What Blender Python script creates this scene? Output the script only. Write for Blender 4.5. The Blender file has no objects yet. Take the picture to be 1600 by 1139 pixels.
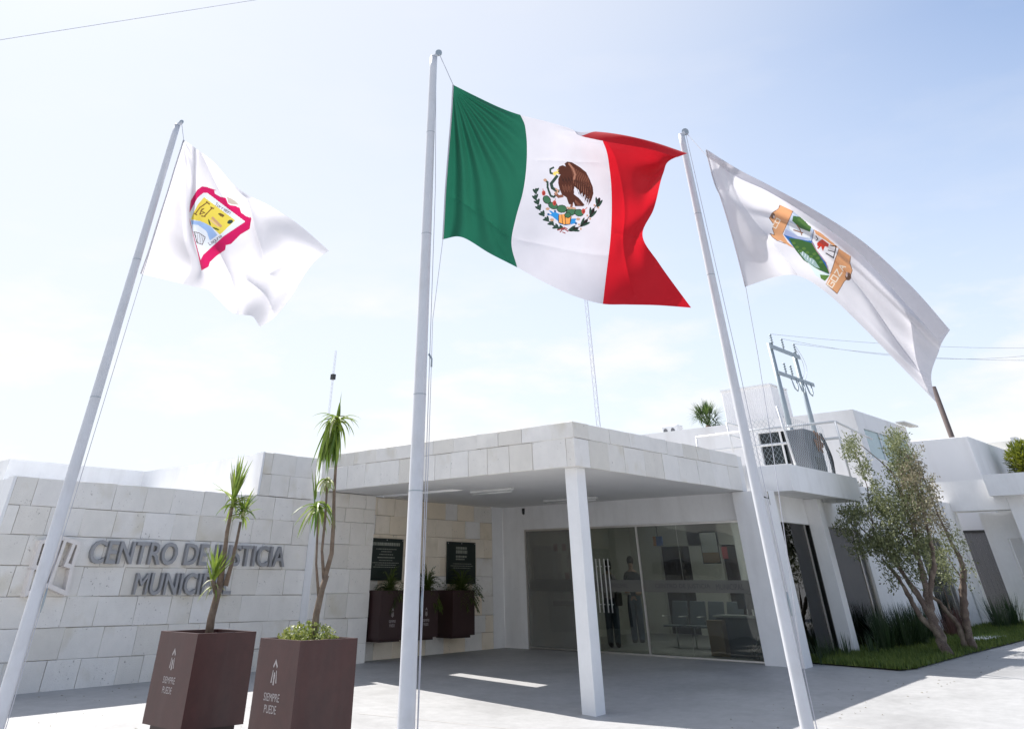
import bpy, math, random
import numpy as np
from mathutils import Vector, Matrix, noise as mnoise
random.seed(7)
C = bpy.context.scene.collection
R = math.radians
scene = bpy.context.scene

# ------------------------------------------------------------------ camera
PX, PY, FL, PITCH, ROLL, AZ, H = 730.216, -95.464, 1114.626, 42.041, .275, 43.845, 1.6
_cp, _sp, _cr, _sr = math.cos(R(PITCH)), math.sin(R(PITCH)), math.cos(R(ROLL)), math.sin(R(ROLL))
_R = np.array([1, 0, 0.]); _F = np.array([0, _cp, _sp]); _U = np.array([0, -_sp, _cp])
_R2 = _cr*_R + _sr*_U; _U2 = -_sr*_R + _cr*_U
_A = np.array([math.sin(R(AZ)), math.cos(R(AZ))]); _B = np.array([-math.cos(R(AZ)), math.sin(R(AZ))])
def toB(p): return np.array([p[0]*_A[0]+p[1]*_A[1], p[0]*_B[0]+p[1]*_B[1], p[2]])
RB, UB, FB = toB(_R2), toB(_U2), toB(_F)
EYE = np.array([0, 0, H])
cam_d = bpy.data.cameras.new('camera'); cam = bpy.data.objects.new('camera', cam_d); C.objects.link(cam)
cam.matrix_world = Matrix(((RB[0], UB[0], -FB[0], 0), (RB[1], UB[1], -FB[1], 0), (RB[2], UB[2], -FB[2], H), (0, 0, 0, 1)))
cam_d.sensor_width = 36; cam_d.lens = FL/1600*36
cam_d.shift_x = (800-PX)/1600; cam_d.shift_y = -(569.5-PY)/1600
cam_d.clip_start = .05; cam_d.clip_end = 3000
scene.camera = cam
# ------------------------------------------------------------------ light
SUNK = .78                                      # metres of shadow towards -y per metre of height
SUN_EL = math.atan2(1, SUNK)
SUN_DIR = Vector((.03, SUNK, 1)).normalized()  # towards the sun
world = bpy.data.worlds.new('World'); scene.world = world; world.use_nodes = True
wn, wl = world.node_tree.nodes, world.node_tree.links
wn.clear()
wo = wn.new('ShaderNodeOutputWorld'); bg = wn.new('ShaderNodeBackground'); sky = wn.new('ShaderNodeTexSky')
sky.sky_type = 'NISHITA'; sky.sun_disc = False; sky.sun_elevation = SUN_EL
sky.sun_rotation = math.atan2(SUN_DIR.x, SUN_DIR.y)
sky.air_density = 1.0; sky.dust_density = 1.6; sky.ozone_density = 1.0; sky.altitude = 1100
bg.inputs[1].default_value = .105
tc = wn.new('ShaderNodeTexCoord'); mp = wn.new('ShaderNodeMapping'); mp.inputs['Scale'].default_value = (2.2, 2.2, 7)
nz = wn.new('ShaderNodeTexNoise'); nz.inputs['Scale'].default_value = 2.1; nz.inputs['Detail'].default_value = 7; nz.inputs['Roughness'].default_value = .55
rp = wn.new('ShaderNodeValToRGB'); rp.color_ramp.elements[0].position = .50; rp.color_ramp.elements[1].position = .70
mx = wn.new('ShaderNodeMixRGB'); mx.inputs[2].default_value = (4.75, 4.55, 4.35, 1)
sc_ = wn.new('ShaderNodeMath'); sc_.operation = 'MULTIPLY'; sc_.use_clamp = True; sc_.inputs[1].default_value = .5
hz = wn.new('ShaderNodeMixRGB'); hz.inputs[2].default_value = (4.05, 4.15, 4.32, 1)   # thin high haze over the blue
# haze thickens towards the sun and towards the horizon
dn = wn.new('ShaderNodeVectorMath'); dn.operation = 'DOT_PRODUCT'; dn.inputs[1].default_value = tuple(SUN_DIR)
wl.new(tc.outputs['Generated'], dn.inputs[0])
m1 = wn.new('ShaderNodeMapRange'); m1.interpolation_type = 'SMOOTHSTEP'; m1.inputs[1].default_value = .28; m1.inputs[2].default_value = .88; m1.inputs[3].default_value = 1; m1.inputs[4].default_value = .24; wl.new(dn.outputs['Value'], m1.inputs[0])
sx = wn.new('ShaderNodeSeparateXYZ'); wl.new(tc.outputs['Generated'], sx.inputs[0])
m2 = wn.new('ShaderNodeMapRange'); m2.inputs[1].default_value = .0; m2.inputs[2].default_value = .5; m2.inputs[3].default_value = .02; m2.inputs[4].default_value = .95; wl.new(sx.outputs['Z'], m2.inputs[0])
m3 = wn.new('ShaderNodeMath'); m3.operation = 'MULTIPLY'; wl.new(m1.outputs[0], m3.inputs[0]); wl.new(m2.outputs[0], m3.inputs[1])
m4 = wn.new('ShaderNodeMath'); m4.operation = 'SUBTRACT'; m4.inputs[0].default_value = 1; wl.new(m3.outputs[0], m4.inputs[1]); wl.new(m4.outputs[0], hz.inputs[0])
wl.new(tc.outputs['Generated'], mp.inputs[0]); wl.new(mp.outputs[0], nz.inputs['Vector']); wl.new(nz.outputs['Fac'], rp.inputs[0])

m5 = wn.new('ShaderNodeMapRange'); m5.interpolation_type = 'SMOOTHSTEP'; m5.inputs[1].default_value = .16; m5.inputs[2].default_value = .34; m5.inputs[3].default_value = 2.0; m5.inputs[4].default_value = .16
sx0 = wn.new('ShaderNodeSeparateXYZ'); wl.new(tc.outputs['Generated'], sx0.inputs[0]); wl.new(sx0.outputs['Z'], m5.inputs[0])
m6 = wn.new('ShaderNodeMath'); m6.operation = 'MULTIPLY'; wl.new(rp.outputs[0], m6.inputs[0]); wl.new(m5.outputs[0], m6.inputs[1]); wl.new(m6.outputs[0], sc_.inputs[0]); wl.new(sc_.outputs[0], mx.inputs[0]); wl.new(sky.outputs[0], hz.inputs[1]); wl.new(hz.outputs[0], mx.inputs[1])
wl.new(mx.outputs[0], bg.inputs[0]); wl.new(bg.outputs[0], wo.inputs[0])
sd = bpy.data.lights.new('sun', 'SUN'); sd.energy = 3.6; sd.angle = R(.55); sd.color = (1, .968, .925)
sun = bpy.data.objects.new('sun', sd); C.objects.link(sun); sun.rotation_euler = SUN_DIR.to_track_quat('Z', 'Y').to_euler()
sun.location = (0, 0, 30)
vs = scene.view_settings; vs.view_transform = 'Standard'; vs.look = 'None'; vs.exposure = 1.12; vs.gamma = 1; vs.use_curve_mapping = False
scene.render.engine = 'CYCLES'
scene.cycles.max_bounces = 8; scene.cycles.transparent_max_bounces = 12

# ------------------------------------------------------------------ placing helpers (pixel of the photograph -> point of the place)
def ray(u, v): return RB*((u-PX)/FL) - UB*((v-PY)/FL) + FB
def pz(u, v, z): d = ray(u, v); return EYE + d*((z-H)/d[2])
def onx(u, v, x): d = ray(u, v); return EYE + d*(x/d[0])
def ony(u, v, y): d = ray(u, v); return EYE + d*(y/d[1])
def onv(u, v, c):                                # on the upright plane through c square to the line of sight
    n = np.array([c[0], c[1]]); d = ray(u, v); return EYE + d*((n@n)/(n@d[:2]))
def proj(P):
    w = np.asarray(P)-EYE; z = w@FB
    return PX+FL*(w@RB)/z, PY-FL*(w@UB)/z
def clamp(a, lo=0., hi=1.): return max(lo, min(hi, a))
def gz(x, y):
    u = clamp((x-13.43)/6.82); v = clamp((y-10)/7.9)
    wall = clamp(.15+.0122*(x-7.5), .1, .31)
    low = clamp(.06+.033*(x-13.43), 0, .30) if x > 13.43 else .06*clamp((x-11)/2.43)
    t_ = clamp((10-y)/2.5); front = (1-t_)*.33*u+t_*low*clamp((y+6)/8)
    z = (1-v)*front + v*wall*(1 if x < 13.43 else 1)
    if x > 20.25: z += .02*min(x-20.25, 40)
    return z

# ------------------------------------------------------------------ mesh helpers
class MB:
    def __init__(s): s.v = []; s.f = []; s.m = []
    def add(s, vs, fs, mi=0):
        o = len(s.v); s.v += [tuple(map(float, p)) for p in vs]; s.f += [tuple(i+o for i in f) for f in fs]; s.m += [mi]*len(fs)
    def box(s, x0, x1, y0, y1, z0, z1, mi=0):
        x0, x1 = sorted((x0, x1)); y0, y1 = sorted((y0, y1)); z0, z1 = sorted((z0, z1))
        s.add([(x0, y0, z0), (x1, y0, z0), (x1, y1, z0), (x0, y1, z0), (x0, y0, z1), (x1, y0, z1), (x1, y1, z1), (x0, y1, z1)],
              [(0, 3, 2, 1), (4, 5, 6, 7), (0, 1, 5, 4), (1, 2, 6, 5), (2, 3, 7, 6), (3, 0, 4, 7)], mi)
    def tube(s, pts, rad, n=8, cap=True, mi=0):
        pts = [Vector(p) for p in pts]; rad = rad if hasattr(rad, '__len__') else [rad]*len(pts)
        rings = []; up = None
        for i, p in enumerate(pts):
            t = (pts[min(i+1, len(pts)-1)]-pts[max(i-1, 0)]).normalized()
            if up is None: up = t.orthogonal().normalized()
            up = (up - t*up.dot(t)).normalized(); b = t.cross(up)
            rings.append([p + (up*math.cos(a)+b*math.sin(a))*rad[i] for a in [2*math.pi*k/n for k in range(n)]])
        vs = [q for r_ in rings for q in r_]; fs = []
        for i in range(len(pts)-1):
            for k in range(n): fs.append((i*n+k, i*n+(k+1) % n, (i+1)*n+(k+1) % n, (i+1)*n+k))
        if cap: fs += [tuple(range(n-1, -1, -1)), tuple((len(pts)-1)*n+k for k in range(n))]
        s.add(vs, fs, mi)
    def bar(s, a, b, w, t, mi=0):                # rectangular bar from a to b, w across, t thick
        a, b = Vector(a), Vector(b); d = (b-a).normalized(); sd_ = d.cross(Vector((0, 0, 1)))
        if sd_.length < .01: sd_ = Vector((1, 0, 0))
        sd_.normalize(); up = sd_.cross(d).normalized()
        q = [sd_*w/2+up*t/2, -sd_*w/2+up*t/2, -sd_*w/2-up*t/2, sd_*w/2-up*t/2]
        s.add([a+k for k in q]+[b+k for k in q], [(0, 1, 2, 3), (7, 6, 5, 4), (0, 4, 5, 1), (1, 5, 6, 2), (2, 6, 7, 3), (3, 7, 4, 0)], mi)
    def sphere(s, c, r, n=12, mi=0, sz=1.):
        vs = []; fs = []
        for i in range(n//2+1):
            th = math.pi*i/(n//2)
            for k in range(n): vs.append((c[0]+r*math.sin(th)*math.cos(2*math.pi*k/n), c[1]+r*math.sin(th)*math.sin(2*math.pi*k/n), c[2]+r*sz*math.cos(th)))
        for i in range(n//2):
            for k in range(n): fs.append((i*n+k, (i+1)*n+k, (i+1)*n+(k+1) % n, i*n+(k+1) % n))
        s.add(vs, fs, mi)
    def prism(s, poly, y0, y1, mi=0):            # poly in x,z ; extruded along y
        n = len(poly)
        s.add([(x, y0, z) for x, z in poly]+[(x, y1, z) for x, z in poly],
              [tuple(range(n)), tuple(range(2*n-1, n-1, -1))]+[(k, k+n, (k+1) % n+n, (k+1) % n) for k in range(n)], mi)
    def build(s, name, mat, parent=None, smooth=False, bevel=0):
        me = bpy.data.meshes.new(name); me.from_pydata(s.v, [], s.f); me.validate(clean_customdata=False)
        for m in (mat if isinstance(mat, (list, tuple)) else [mat]): me.materials.append(m)
        if isinstance(mat, (list, tuple)) and len(me.polygons) == len(s.m): me.polygons.foreach_set('material_index', s.m)
        if smooth: me.polygons.foreach_set('use_smooth', [True]*len(me.polygons))
        me.update(); o = bpy.data.objects.new(name, me); C.objects.link(o)
        if parent: par(o, parent)
        if bevel:
            b = o.modifiers.new('bevel', 'BEVEL'); b.width = bevel; b.segments = 2; b.limit_method = 'ANGLE'
        return o
def root_loc(p):
    m = Vector(p.location); q = p.parent
    while q: m += Vector(q.location); q = q.parent
    return m
def par(o, parent):
    o.parent = parent
    if o.type in ('MESH',) and parent.type == 'EMPTY': o.matrix_parent_inverse = Matrix.Translation(-Vector(parent.location))
    return o
def tag(o, label=None, cat=None, group=None, kind=None):
    if label: o['label'] = label
    if cat: o['category'] = cat
    if group: o['group'] = group
    if kind: o['kind'] = kind
    return o
def thing(name, label, cat, loc, group=None):
    o = bpy.data.objects.new(name, None); C.objects.link(o); o.location = loc; o.empty_display_size = .2
    return tag(o, label, cat, group)
def box(name, mat, parent, *b, bevel=0):
    m = MB(); m.box(*b); return m.build(name, mat, parent, bevel=bevel)
def copy_tree(o, off, parent=None):
    c = o.copy(); C.objects.link(c)
    if parent: c.parent = parent; c.matrix_parent_inverse = o.matrix_parent_inverse.copy()
    else: c.location = Vector(o.location)+Vector(off)
    for ch in [k for k in bpy.data.objects if k.parent == o]: copy_tree(ch, off, c)
    return c

# ------------------------------------------------------------------ materials
def nodes(name):
    m = bpy.data.materials.new(name); m.use_nodes = True; return m, m.node_tree.nodes, m.node_tree.links, m.node_tree.nodes['Principled BSDF']
def plain(name, col, rough=.6, metal=0, var=.12, scale=6, bump=.0, spec=.5, coord='Object', dirt=None, streak=False):
    m, n, l, b = nodes(name)
    b.inputs['Roughness'].default_value = rough; b.inputs['Metallic'].default_value = metal; b.inputs['Specular IOR Level'].default_value = spec
    t = n.new('ShaderNodeTexCoord'); z = n.new('ShaderNodeTexNoise'); z.inputs['Scale'].default_value = scale; z.inputs['Detail'].default_value = 6; z.inputs['Roughness'].default_value = .6
    l.new(t.outputs[coord], z.inputs['Vector'])
    x = n.new('ShaderNodeMixRGB'); x.inputs[1].default_value = (*[c*(1-var) for c in col], 1); x.inputs[2].default_value = (*[min(1, c*(1+var)) for c in col], 1)
    l.new(z.outputs['Fac'], x.inputs[0]); out = x.outputs[0]
    if dirt:
        z2 = n.new('ShaderNodeTexNoise'); z2.inputs['Scale'].default_value = dirt[1]; z2.inputs['Detail'].default_value = 8; mp_ = n.new('ShaderNodeMapping'); mp_.inputs['Scale'].default_value = (2.2, 2.2, .35) if streak else (1, 1, 1); l.new(t.outputs[coord], mp_.inputs[0]); l.new(mp_.outputs[0], z2.inputs['Vector'])
        r2 = n.new('ShaderNodeValToRGB'); r2.color_ramp.elements[0].position = .5; r2.color_ramp.elements[1].position = .75; l.new(z2.outputs['Fac'], r2.inputs[0])
        mm = n.new('ShaderNodeMath'); mm.operation = 'MULTIPLY'; mm.inputs[1].default_value = dirt[2]; l.new(r2.outputs[0], mm.inputs[0])
        x2 = n.new('ShaderNodeMixRGB'); x2.inputs[2].default_value = (*dirt[0], 1); l.new(mm.outputs[0], x2.inputs[0]); l.new(out, x2.inputs[1]); out = x2.outputs[0]
    l.new(out, b.inputs['Base Color'])
    if bump:
        bp = n.new('ShaderNodeBump'); bp.inputs['Strength'].default_value = bump; bp.inputs['Distance'].default_value = .02
        z3 = n.new('ShaderNodeTexNoise'); z3.inputs['Scale'].default_value = scale*8; z3.inputs['Detail'].default_value = 5; l.new(t.outputs[coord], z3.inputs['Vector'])
        l.new(z3.outputs['Fac'], bp.inputs['Height']); l.new(bp.outputs[0], b.inputs['Normal'])
    return m
def stone_mat(name, cA, cB, cC):
    m, n, l, b = nodes(name)
    oi = n.new('ShaderNodeObjectInfo'); r0 = n.new('ShaderNodeValToRGB'); r0.color_ramp.interpolation = 'LINEAR'
    e = r0.color_ramp.elements; e[0].color = (*cA, 1); e[1].color = (*cC, 1); q = e.new(.5); q.color = (*cB, 1)
    l.new(oi.outputs['Random'], r0.inputs[0])
    t = n.new('ShaderNodeTexCoord')
    ad = n.new('ShaderNodeVectorMath'); ad.operation = 'ADD'; mu = n.new('ShaderNodeVectorMath'); mu.operation = 'SCALE'; mu.inputs['Scale'].default_value = 1.
    cb = n.new('ShaderNodeCombineXYZ'); m7 = n.new('ShaderNodeMath'); m7.operation = 'MULTIPLY'; m7.inputs[1].default_value = 37.
    l.new(oi.outputs['Random'], m7.inputs[0]); l.new(m7.outputs[0], cb.inputs[0]); l.new(m7.outputs[0], cb.inputs[2])
    l.new(t.outputs['Object'], ad.inputs[0]); l.new(cb.outputs[0], ad.inputs[1])
    z = n.new('ShaderNodeTexNoise'); z.inputs['Scale'].default_value = 3.; z.inputs['Detail'].default_value = 8; z.inputs['Roughness'].default_value = .65; l.new(ad.outputs[0], z.inputs['Vector'])
    r1 = n.new('ShaderNodeMapRange'); r1.inputs[3].default_value = .86; r1.inputs[4].default_value = 1.12; l.new(z.outputs['Fac'], r1.inputs[0])
    x = n.new('ShaderNodeMixRGB'); x.blend_type = 'MULTIPLY'; x.inputs[0].default_value = 1; l.new(r0.outputs[0], x.inputs[1]); l.new(r1.outputs[0], x.inputs[2])
    # ochre staining on some stones
    z2 = n.new('ShaderNodeTexNoise'); z2.inputs['Scale'].default_value = 1.6; z2.inputs['Detail'].default_value = 6; l.new(ad.outputs[0], z2.inputs['Vector'])
    r2 = n.new('ShaderNodeValToRGB'); r2.color_ramp.elements[0].position = .58; r2.color_ramp.elements[1].position = .74; l.new(z2.outputs['Fac'], r2.inputs[0])
    s2 = n.new('ShaderNodeMath'); s2.operation = 'MULTIPLY'; s2.inputs[1].default_value = .4; l.new(r2.outputs[0], s2.inputs[0])
    x2 = n.new('ShaderNodeMixRGB'); x2.inputs[2].default_value = (.55, .48, .32, 1); l.new(s2.outputs[0], x2.inputs[0]); l.new(x.outputs[0], x2.inputs[1])
    # pits
    vo = n.new('ShaderNodeTexNoise'); vo.inputs['Scale'].default_value = 26; vo.inputs['Detail'].default_value = 3; l.new(ad.outputs[0], vo.inputs['Vector'])
    z4 = n.new('ShaderNodeTexNoise'); z4.inputs['Scale'].default_value = 2.2; l.new(ad.outputs[0], z4.inputs['Vector'])
    r3 = n.new('ShaderNodeValToRGB'); r3.color_ramp.elements[0].position = .65; r3.color_ramp.elements[1].position = .76; l.new(vo.outputs['Fac'], r3.inputs[0])
    r4 = n.new('ShaderNodeValToRGB'); r4.color_ramp.elements[0].position = .50; r4.color_ramp.elements[1].position = .60; l.new(z4.outputs['Fac'], r4.inputs[0])
    pm = n.new('ShaderNodeMath'); pm.operation = 'MULTIPLY'; l.new(r3.outputs[0], pm.inputs[0]); l.new(r4.outputs[0], pm.inputs[1])
    x3 = n.new('ShaderNodeMixRGB'); x3.inputs[2].default_value = (.33, .30, .28, 1); l.new(x2.outputs[0], x3.inputs[1]); l.new(pm.outputs[0], x3.inputs[0])
    l.new(x3.outputs[0], b.inputs['Base Color']); b.inputs['Roughness'].default_value = .85; b.inputs['Specular IOR Level'].default_value = .25
    sb = n.new('ShaderNodeMath'); sb.operation = 'SUBTRACT'; z5 = n.new('ShaderNodeTexNoise'); z5.inputs['Scale'].default_value = 60; z5.inputs['Detail'].default_value = 5; l.new(ad.outputs[0], z5.inputs['Vector'])
    l.new(z5.outputs['Fac'], sb.inputs[0]); l.new(pm.outputs[0], sb.inputs[1])
    bp = n.new('ShaderNodeBump'); bp.inputs['Strength'].default_value = .6; bp.inputs['Distance'].default_value = .012; l.new(sb.outputs[0], bp.inputs['Height']); l.new(bp.outputs[0], b.inputs['Normal'])
    return m
def glass_mat(name, tint=(.62, .66, .64), rough=.0, refl=1.):
    m, n, l, b = nodes(name); n.remove(b); o = n['Material Output']
    tr = n.new('ShaderNodeBsdfTransparent'); tr.inputs[0].default_value = (*tint, 1)
    gl = n.new('ShaderNodeBsdfGlossy'); gl.inputs['Roughness'].default_value = rough; gl.inputs[0].default_value = (refl, refl, refl, 1)
    fr = n.new('ShaderNodeFresnel'); fr.inputs[0].default_value = 1.5
    t = n.new('ShaderNodeTexCoord'); z = n.new('ShaderNodeTexNoise'); z.inputs['Scale'].default_value = 1.1; z.inputs['Detail'].default_value = 1; l.new(t.outputs['Object'], z.inputs[0])
    bp = n.new('ShaderNodeBump'); bp.inputs['Strength'].default_value = .12; bp.inputs['Distance'].default_value = .05; l.new(z.outputs[0], bp.inputs['Height']); l.new(bp.outputs[0], gl.inputs['Normal'])
    mx = n.new('ShaderNodeMixShader'); l.new(fr.outputs[0], mx.inputs[0]); l.new(tr.outputs[0], mx.inputs[1]); l.new(gl.outputs[0], mx.inputs[2]); l.new(mx.outputs[0], o.inputs[0])
    return m
def emit_mat(name, col, s):
    m, n, l, b = nodes(name); b.inputs['Emission Color'].default_value = (*col, 1); b.inputs['Emission Strength'].default_value = s; b.inputs['Base Color'].default_value = (*col, 1); return m
def leaf_mat(name, c1, c2, trans=.35, rough=.45, scale=1.5):
    m, n, l, b = nodes(name); o = n['Material Output']
    g = n.new('ShaderNodeNewGeometry'); z = n.new('ShaderNodeTexNoise'); z.inputs['Scale'].default_value = scale; z.inputs['Detail'].default_value = 3; l.new(g.outputs['Position'], z.inputs[0])
    a = n.new('ShaderNodeMath'); a.operation = 'ADD'; a.use_clamp = True
    s = n.new('ShaderNodeMath'); s.operation = 'MULTIPLY_ADD'; s.inputs[1].default_value = .8; s.inputs[2].default_value = -.4; l.new(g.outputs['Random Per Island'], s.inputs[0])
    l.new(z.outputs['Fac'], a.inputs[0]); l.new(s.outputs[0], a.inputs[1])
    x = n.new('ShaderNodeMixRGB'); x.inputs[1].default_value = (*c1, 1); x.inputs[2].default_value = (*c2, 1); l.new(a.outputs[0], x.inputs[0])
    l.new(x.outputs[0], b.inputs['Base Color']); b.inputs['Roughness'].default_value = rough
    t = n.new('ShaderNodeBsdfTranslucent'); l.new(x.outputs[0], t.inputs[0]); mx = n.new('ShaderNodeMixShader'); mx.inputs[0].default_value = trans
    l.new(b.outputs[0], mx.inputs[1]); l.new(t.outputs[0], mx.inputs[2]); l.new(mx.outputs[0], o.inputs[0]); return m
def cloth_mat(name, col=None, trans=.45):
    m, n, l, b = nodes(name); o = n['Material Output']; b.inputs['Roughness'].default_value = .7; b.inputs['Sheen Weight'].default_value = .15; b.inputs['Specular IOR Level'].default_value = .3
    t = n.new('ShaderNodeBsdfTranslucent')
    if col is None:
        a = n.new('ShaderNodeVertexColor'); a.layer_name = 'print'; src = a.outputs[0]
    else:
        a = n.new('ShaderNodeRGB'); a.outputs[0].default_value = (*col, 1); src = a.outputs[0]
    tcn = n.new('ShaderNodeTexCoord'); w = n.new('ShaderNodeTexNoise'); w.inputs['Scale'].default_value = 5; w.inputs['Detail'].default_value = 6; l.new(tcn.outputs['Object'], w.inputs[0])
    mr = n.new('ShaderNodeMapRange'); mr.inputs[3].default_value = .93; mr.inputs[4].default_value = 1.05; l.new(w.outputs['Fac'], mr.inputs[0])
    x = n.new('ShaderNodeMixRGB'); x.blend_type = 'MULTIPLY'; x.inputs[0].default_value = 1; l.new(src, x.inputs[1]); l.new(mr.outputs[0], x.inputs[2])
    l.new(x.outputs[0], b.inputs['Base Color'])
    td = n.new('ShaderNodeMixRGB'); td.blend_type = 'MULTIPLY'; td.inputs[0].default_value = 1; td.inputs[2].default_value = (.84, .82, .82, 1); l.new(x.outputs[0], td.inputs[1]); l.new(td.outputs[0], t.inputs[0])
    bp = n.new('ShaderNodeBump'); bp.inputs['Strength'].default_value = .25; bp.inputs['Distance'].default_value = .02; l.new(w.outputs['Fac'], bp.inputs['Height']); l.new(bp.outputs[0], b.inputs['Normal'])
    mx = n.new('ShaderNodeMixShader'); mx.inputs[0].default_value = trans; l.new(b.outputs[0], mx.inputs[1]); l.new(t.outputs[0], mx.inputs[2]); l.new(mx.outputs[0], o.inputs[0]); return m
def corrugated(name, col):
    m, n, l, b = nodes(name); b.inputs['Base Color'].default_value = (*col, 1); b.inputs['Roughness'].default_value = .5; return m
M = {}
M['stone'] = stone_mat('cantera_stone', (.79, .75, .685), (.84, .81, .76), (.73, .69, .62))
M['stone_light'] = stone_mat('cantera_stone_light', (.80, .77, .72), (.85, .82, .78), (.75, .71, .64))
M['stone_bounce_lit'] = stone_mat('cantera_stone_bounce_lit', (.86, .73, .56), (.88, .79, .66), (.80, .69, .53))  # copy of the stone with warm bounced light put into its colour
M['mortar'] = plain('mortar', (.52, .48, .43), .9)
M['white'] = plain('white_stucco', (.83, .825, .82), .75, var=.05, scale=1.2, bump=.12, dirt=((.50, .48, .45), 1.0, .32), streak=True)
M['white_far'] = plain('white_wall_far', (.8, .79, .79), .8, var=.04, scale=.8, dirt=((.55, .52, .49), .6, .4), streak=True)
M['cream'] = plain('cream_wall', (.72, .70, .65), .8, var=.05, scale=1)
M['soffit'] = plain('soffit_plaster', (.79, .78, .76), .8, var=.05, scale=.9, bump=.08, dirt=((.5, .49, .47), .8, .2))
M['pave'] = plain('paving', (.38, .375, .37), .6, var=.12, scale=1.3, bump=.05, dirt=((.22, .215, .21), .55, .55), coord='Object')
M['corten'] = plain('planter_steel', (.060, .0175, .015), .42, var=.25, scale=2.5, bump=.03, spec=.5, dirt=((.078, .042, .038), 1.6, .45), streak=True)
M['corten_dark'] = plain('planter_steel_dark', (.036, .015, .014), .5)
M['pole'] = plain('pole_paint', (.60, .61, .64), .35, var=.06, scale=3, dirt=((.42, .40, .38), 5, .25))
M['steel'] = plain('galvanised', (.33, .38, .41), .5, .3)
M['steel_white'] = plain('white_pipe', (.72, .72, .72), .5)
M['chrome'] = plain('brushed_metal', (.62, .6, .58), .3, .9)
M['dark'] = plain('dark_metal', (.03, .03, .03), .5)
M['letter'] = plain('letter_metal', (.31, .31, .32), .45, .3)
M['emblem'] = plain('emblem_paint', (.77, .72, .68), .6)
M['glass'] = glass_mat('tinted_glass', (.60, .64, .62))
M['glass_dark'] = glass_mat('dark_glass', (.45, .50, .48))
M['frost'] = glass_mat('frosted_band', (.62, .62, .60), .3)
for _n in [M['frost'].node_tree]:
    _d = _n.nodes.new('ShaderNodeBsdfDiffuse'); _d.inputs[0].default_value = (.30, .30, .28, 1); _m = _n.nodes.new('ShaderNodeMixShader'); _m.inputs[0].default_value = .4
    _o = _n.nodes['Material Output']; _src = _o.inputs[0].links[0].from_socket; _n.links.new(_src, _m.inputs[1]); _n.links.new(_d.outputs[0], _m.inputs[2]); _n.links.new(_m.outputs[0], _o.inputs[0])
M['film'] = glass_mat('filmed_glass', (.60, .62, .60))
for _n in [M['film'].node_tree]:
    _d = _n.nodes.new('ShaderNodeBsdfDiffuse'); _d.inputs[0].default_value = (.50, .49, .45, 1); _m = _n.nodes.new('ShaderNodeMixShader'); _m.inputs[0].default_value = .27
    _o = _n.nodes['Material Output']; _src = _o.inputs[0].links[0].from_socket; _n.links.new(_src, _m.inputs[1]); _n.links.new(_d.outputs[0], _m.inputs[2]); _n.links.new(_m.outputs[0], _o.inputs[0])
M['plaque'] = plain('plaque', (.014, .022, .018), .3)
M['plaque_txt'] = plain('plaque_text', (.28, .29, .24), .5)
M['soil'] = plain('soil', (.06, .045, .03), .9, var=.4, scale=20)
M['yucca'] = leaf_mat('yucca_leaf', (.08, .16, .02), (.33, .42, .07), .3, .35, 2)
M['yucca_dry'] = leaf_mat('yucca_pale', (.30, .33, .10), (.55, .55, .38), .3, .4, 2)
M['bark'] = plain('bark', (.25, .18, .13), .9, var=.6, scale=12, bump=1.6, dirt=((.42, .35, .27), 9, .5))
M['bark2'] = plain('olive_bark', (.17, .125, .10), .9, var=.75, scale=7, bump=1.6, dirt=((.46, .38, .29), 5, .7))
M['olive'] = leaf_mat('olive_leaf', (.075, .095, .035), (.29, .31, .15), .35, .5, .9)
M['olive_dry'] = leaf_mat('olive_twiggy', (.16, .13, .08), (.33, .30, .19), .25, .6, .9)
M['fern'] = leaf_mat('fern_leaf', (.03, .065, .012), (.13, .16, .03), .3, .5, 3)
M['cover'] = leaf_mat('ground_cover_leaf', (.12, .17, .03), (.34, .36, .10), .3, .5, 4)
M['blade'] = leaf_mat('sword_grass', (.012, .035, .012), (.05, .09, .03), .2, .4, 2)
M['blade_red'] = leaf_mat('sword_grass_red', (.07, .03, .025), (.16, .08, .06), .2, .5, 2)
M['lawn'] = leaf_mat('lawn_blades', (.055, .105, .018), (.20, .25, .05), .3, .6, 1.2)
M['lawn_soil'] = plain('lawn_soil', (.07, .09, .03), .9, var=.4, scale=3)
M['palm'] = leaf_mat('palm_leaf', (.03, .07, .02), (.13, .19, .05), .3, .4, 2)
M['shrub'] = leaf_mat('shrub_leaf', (.06, .10, .015), (.30, .32, .04), .3, .4, 1)
M['rust'] = plain('rust', (.22, .10, .04), .9, var=.4)
M['box'] = plain('machine_box', (.105, .11, .125), .6, var=.15, scale=3)
M['wood'] = plain('brown_post', (.11, .085, .08), .9, var=.3, scale=10)
M['gate'] = plain('grey_gate', (.14, .14, .15), .5)
M['door'] = plain('brown_door', (.05, .037, .03), .6)
M['sky_glass'] = glass_mat('window_glass', (.25, .33, .36))
M['tower'] = plain('tower_hazed', (.72, .70, .76), .7)  # distance haze put into the colour, so the masts fade into the sky
M['painted_sky_glass'] = plain('painted_sky_glass', (.30, .42, .46), .12, var=.1)  # teal sky reflection painted into the pane's base colour
M['wire'] = plain('wire', (.50, .50, .54), .6)
M['seat'] = plain('seat_grey', (.17, .19, .21), .5)
M['lamp'] = emit_mat('tube_light', (1, 1, .97), 6)
M['fixture'] = plain('light_fixture', (.72, .72, .7), .4)
M['skin'] = plain('skin', (.38, .22, .15), .6); M['hair'] = plain('hair', (.015, .01, .01), .5)
M['shirt_dark'] = plain('dark_shirt', (.025, .028, .04), .8); M['jeans'] = plain('dark_trousers', (.07, .10, .14), .8)
M['shirt_light'] = plain('pale_shirt', (.55, .48, .50), .8); M['bagblk'] = plain('black_bag', (.02, .02, .02), .6)
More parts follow.
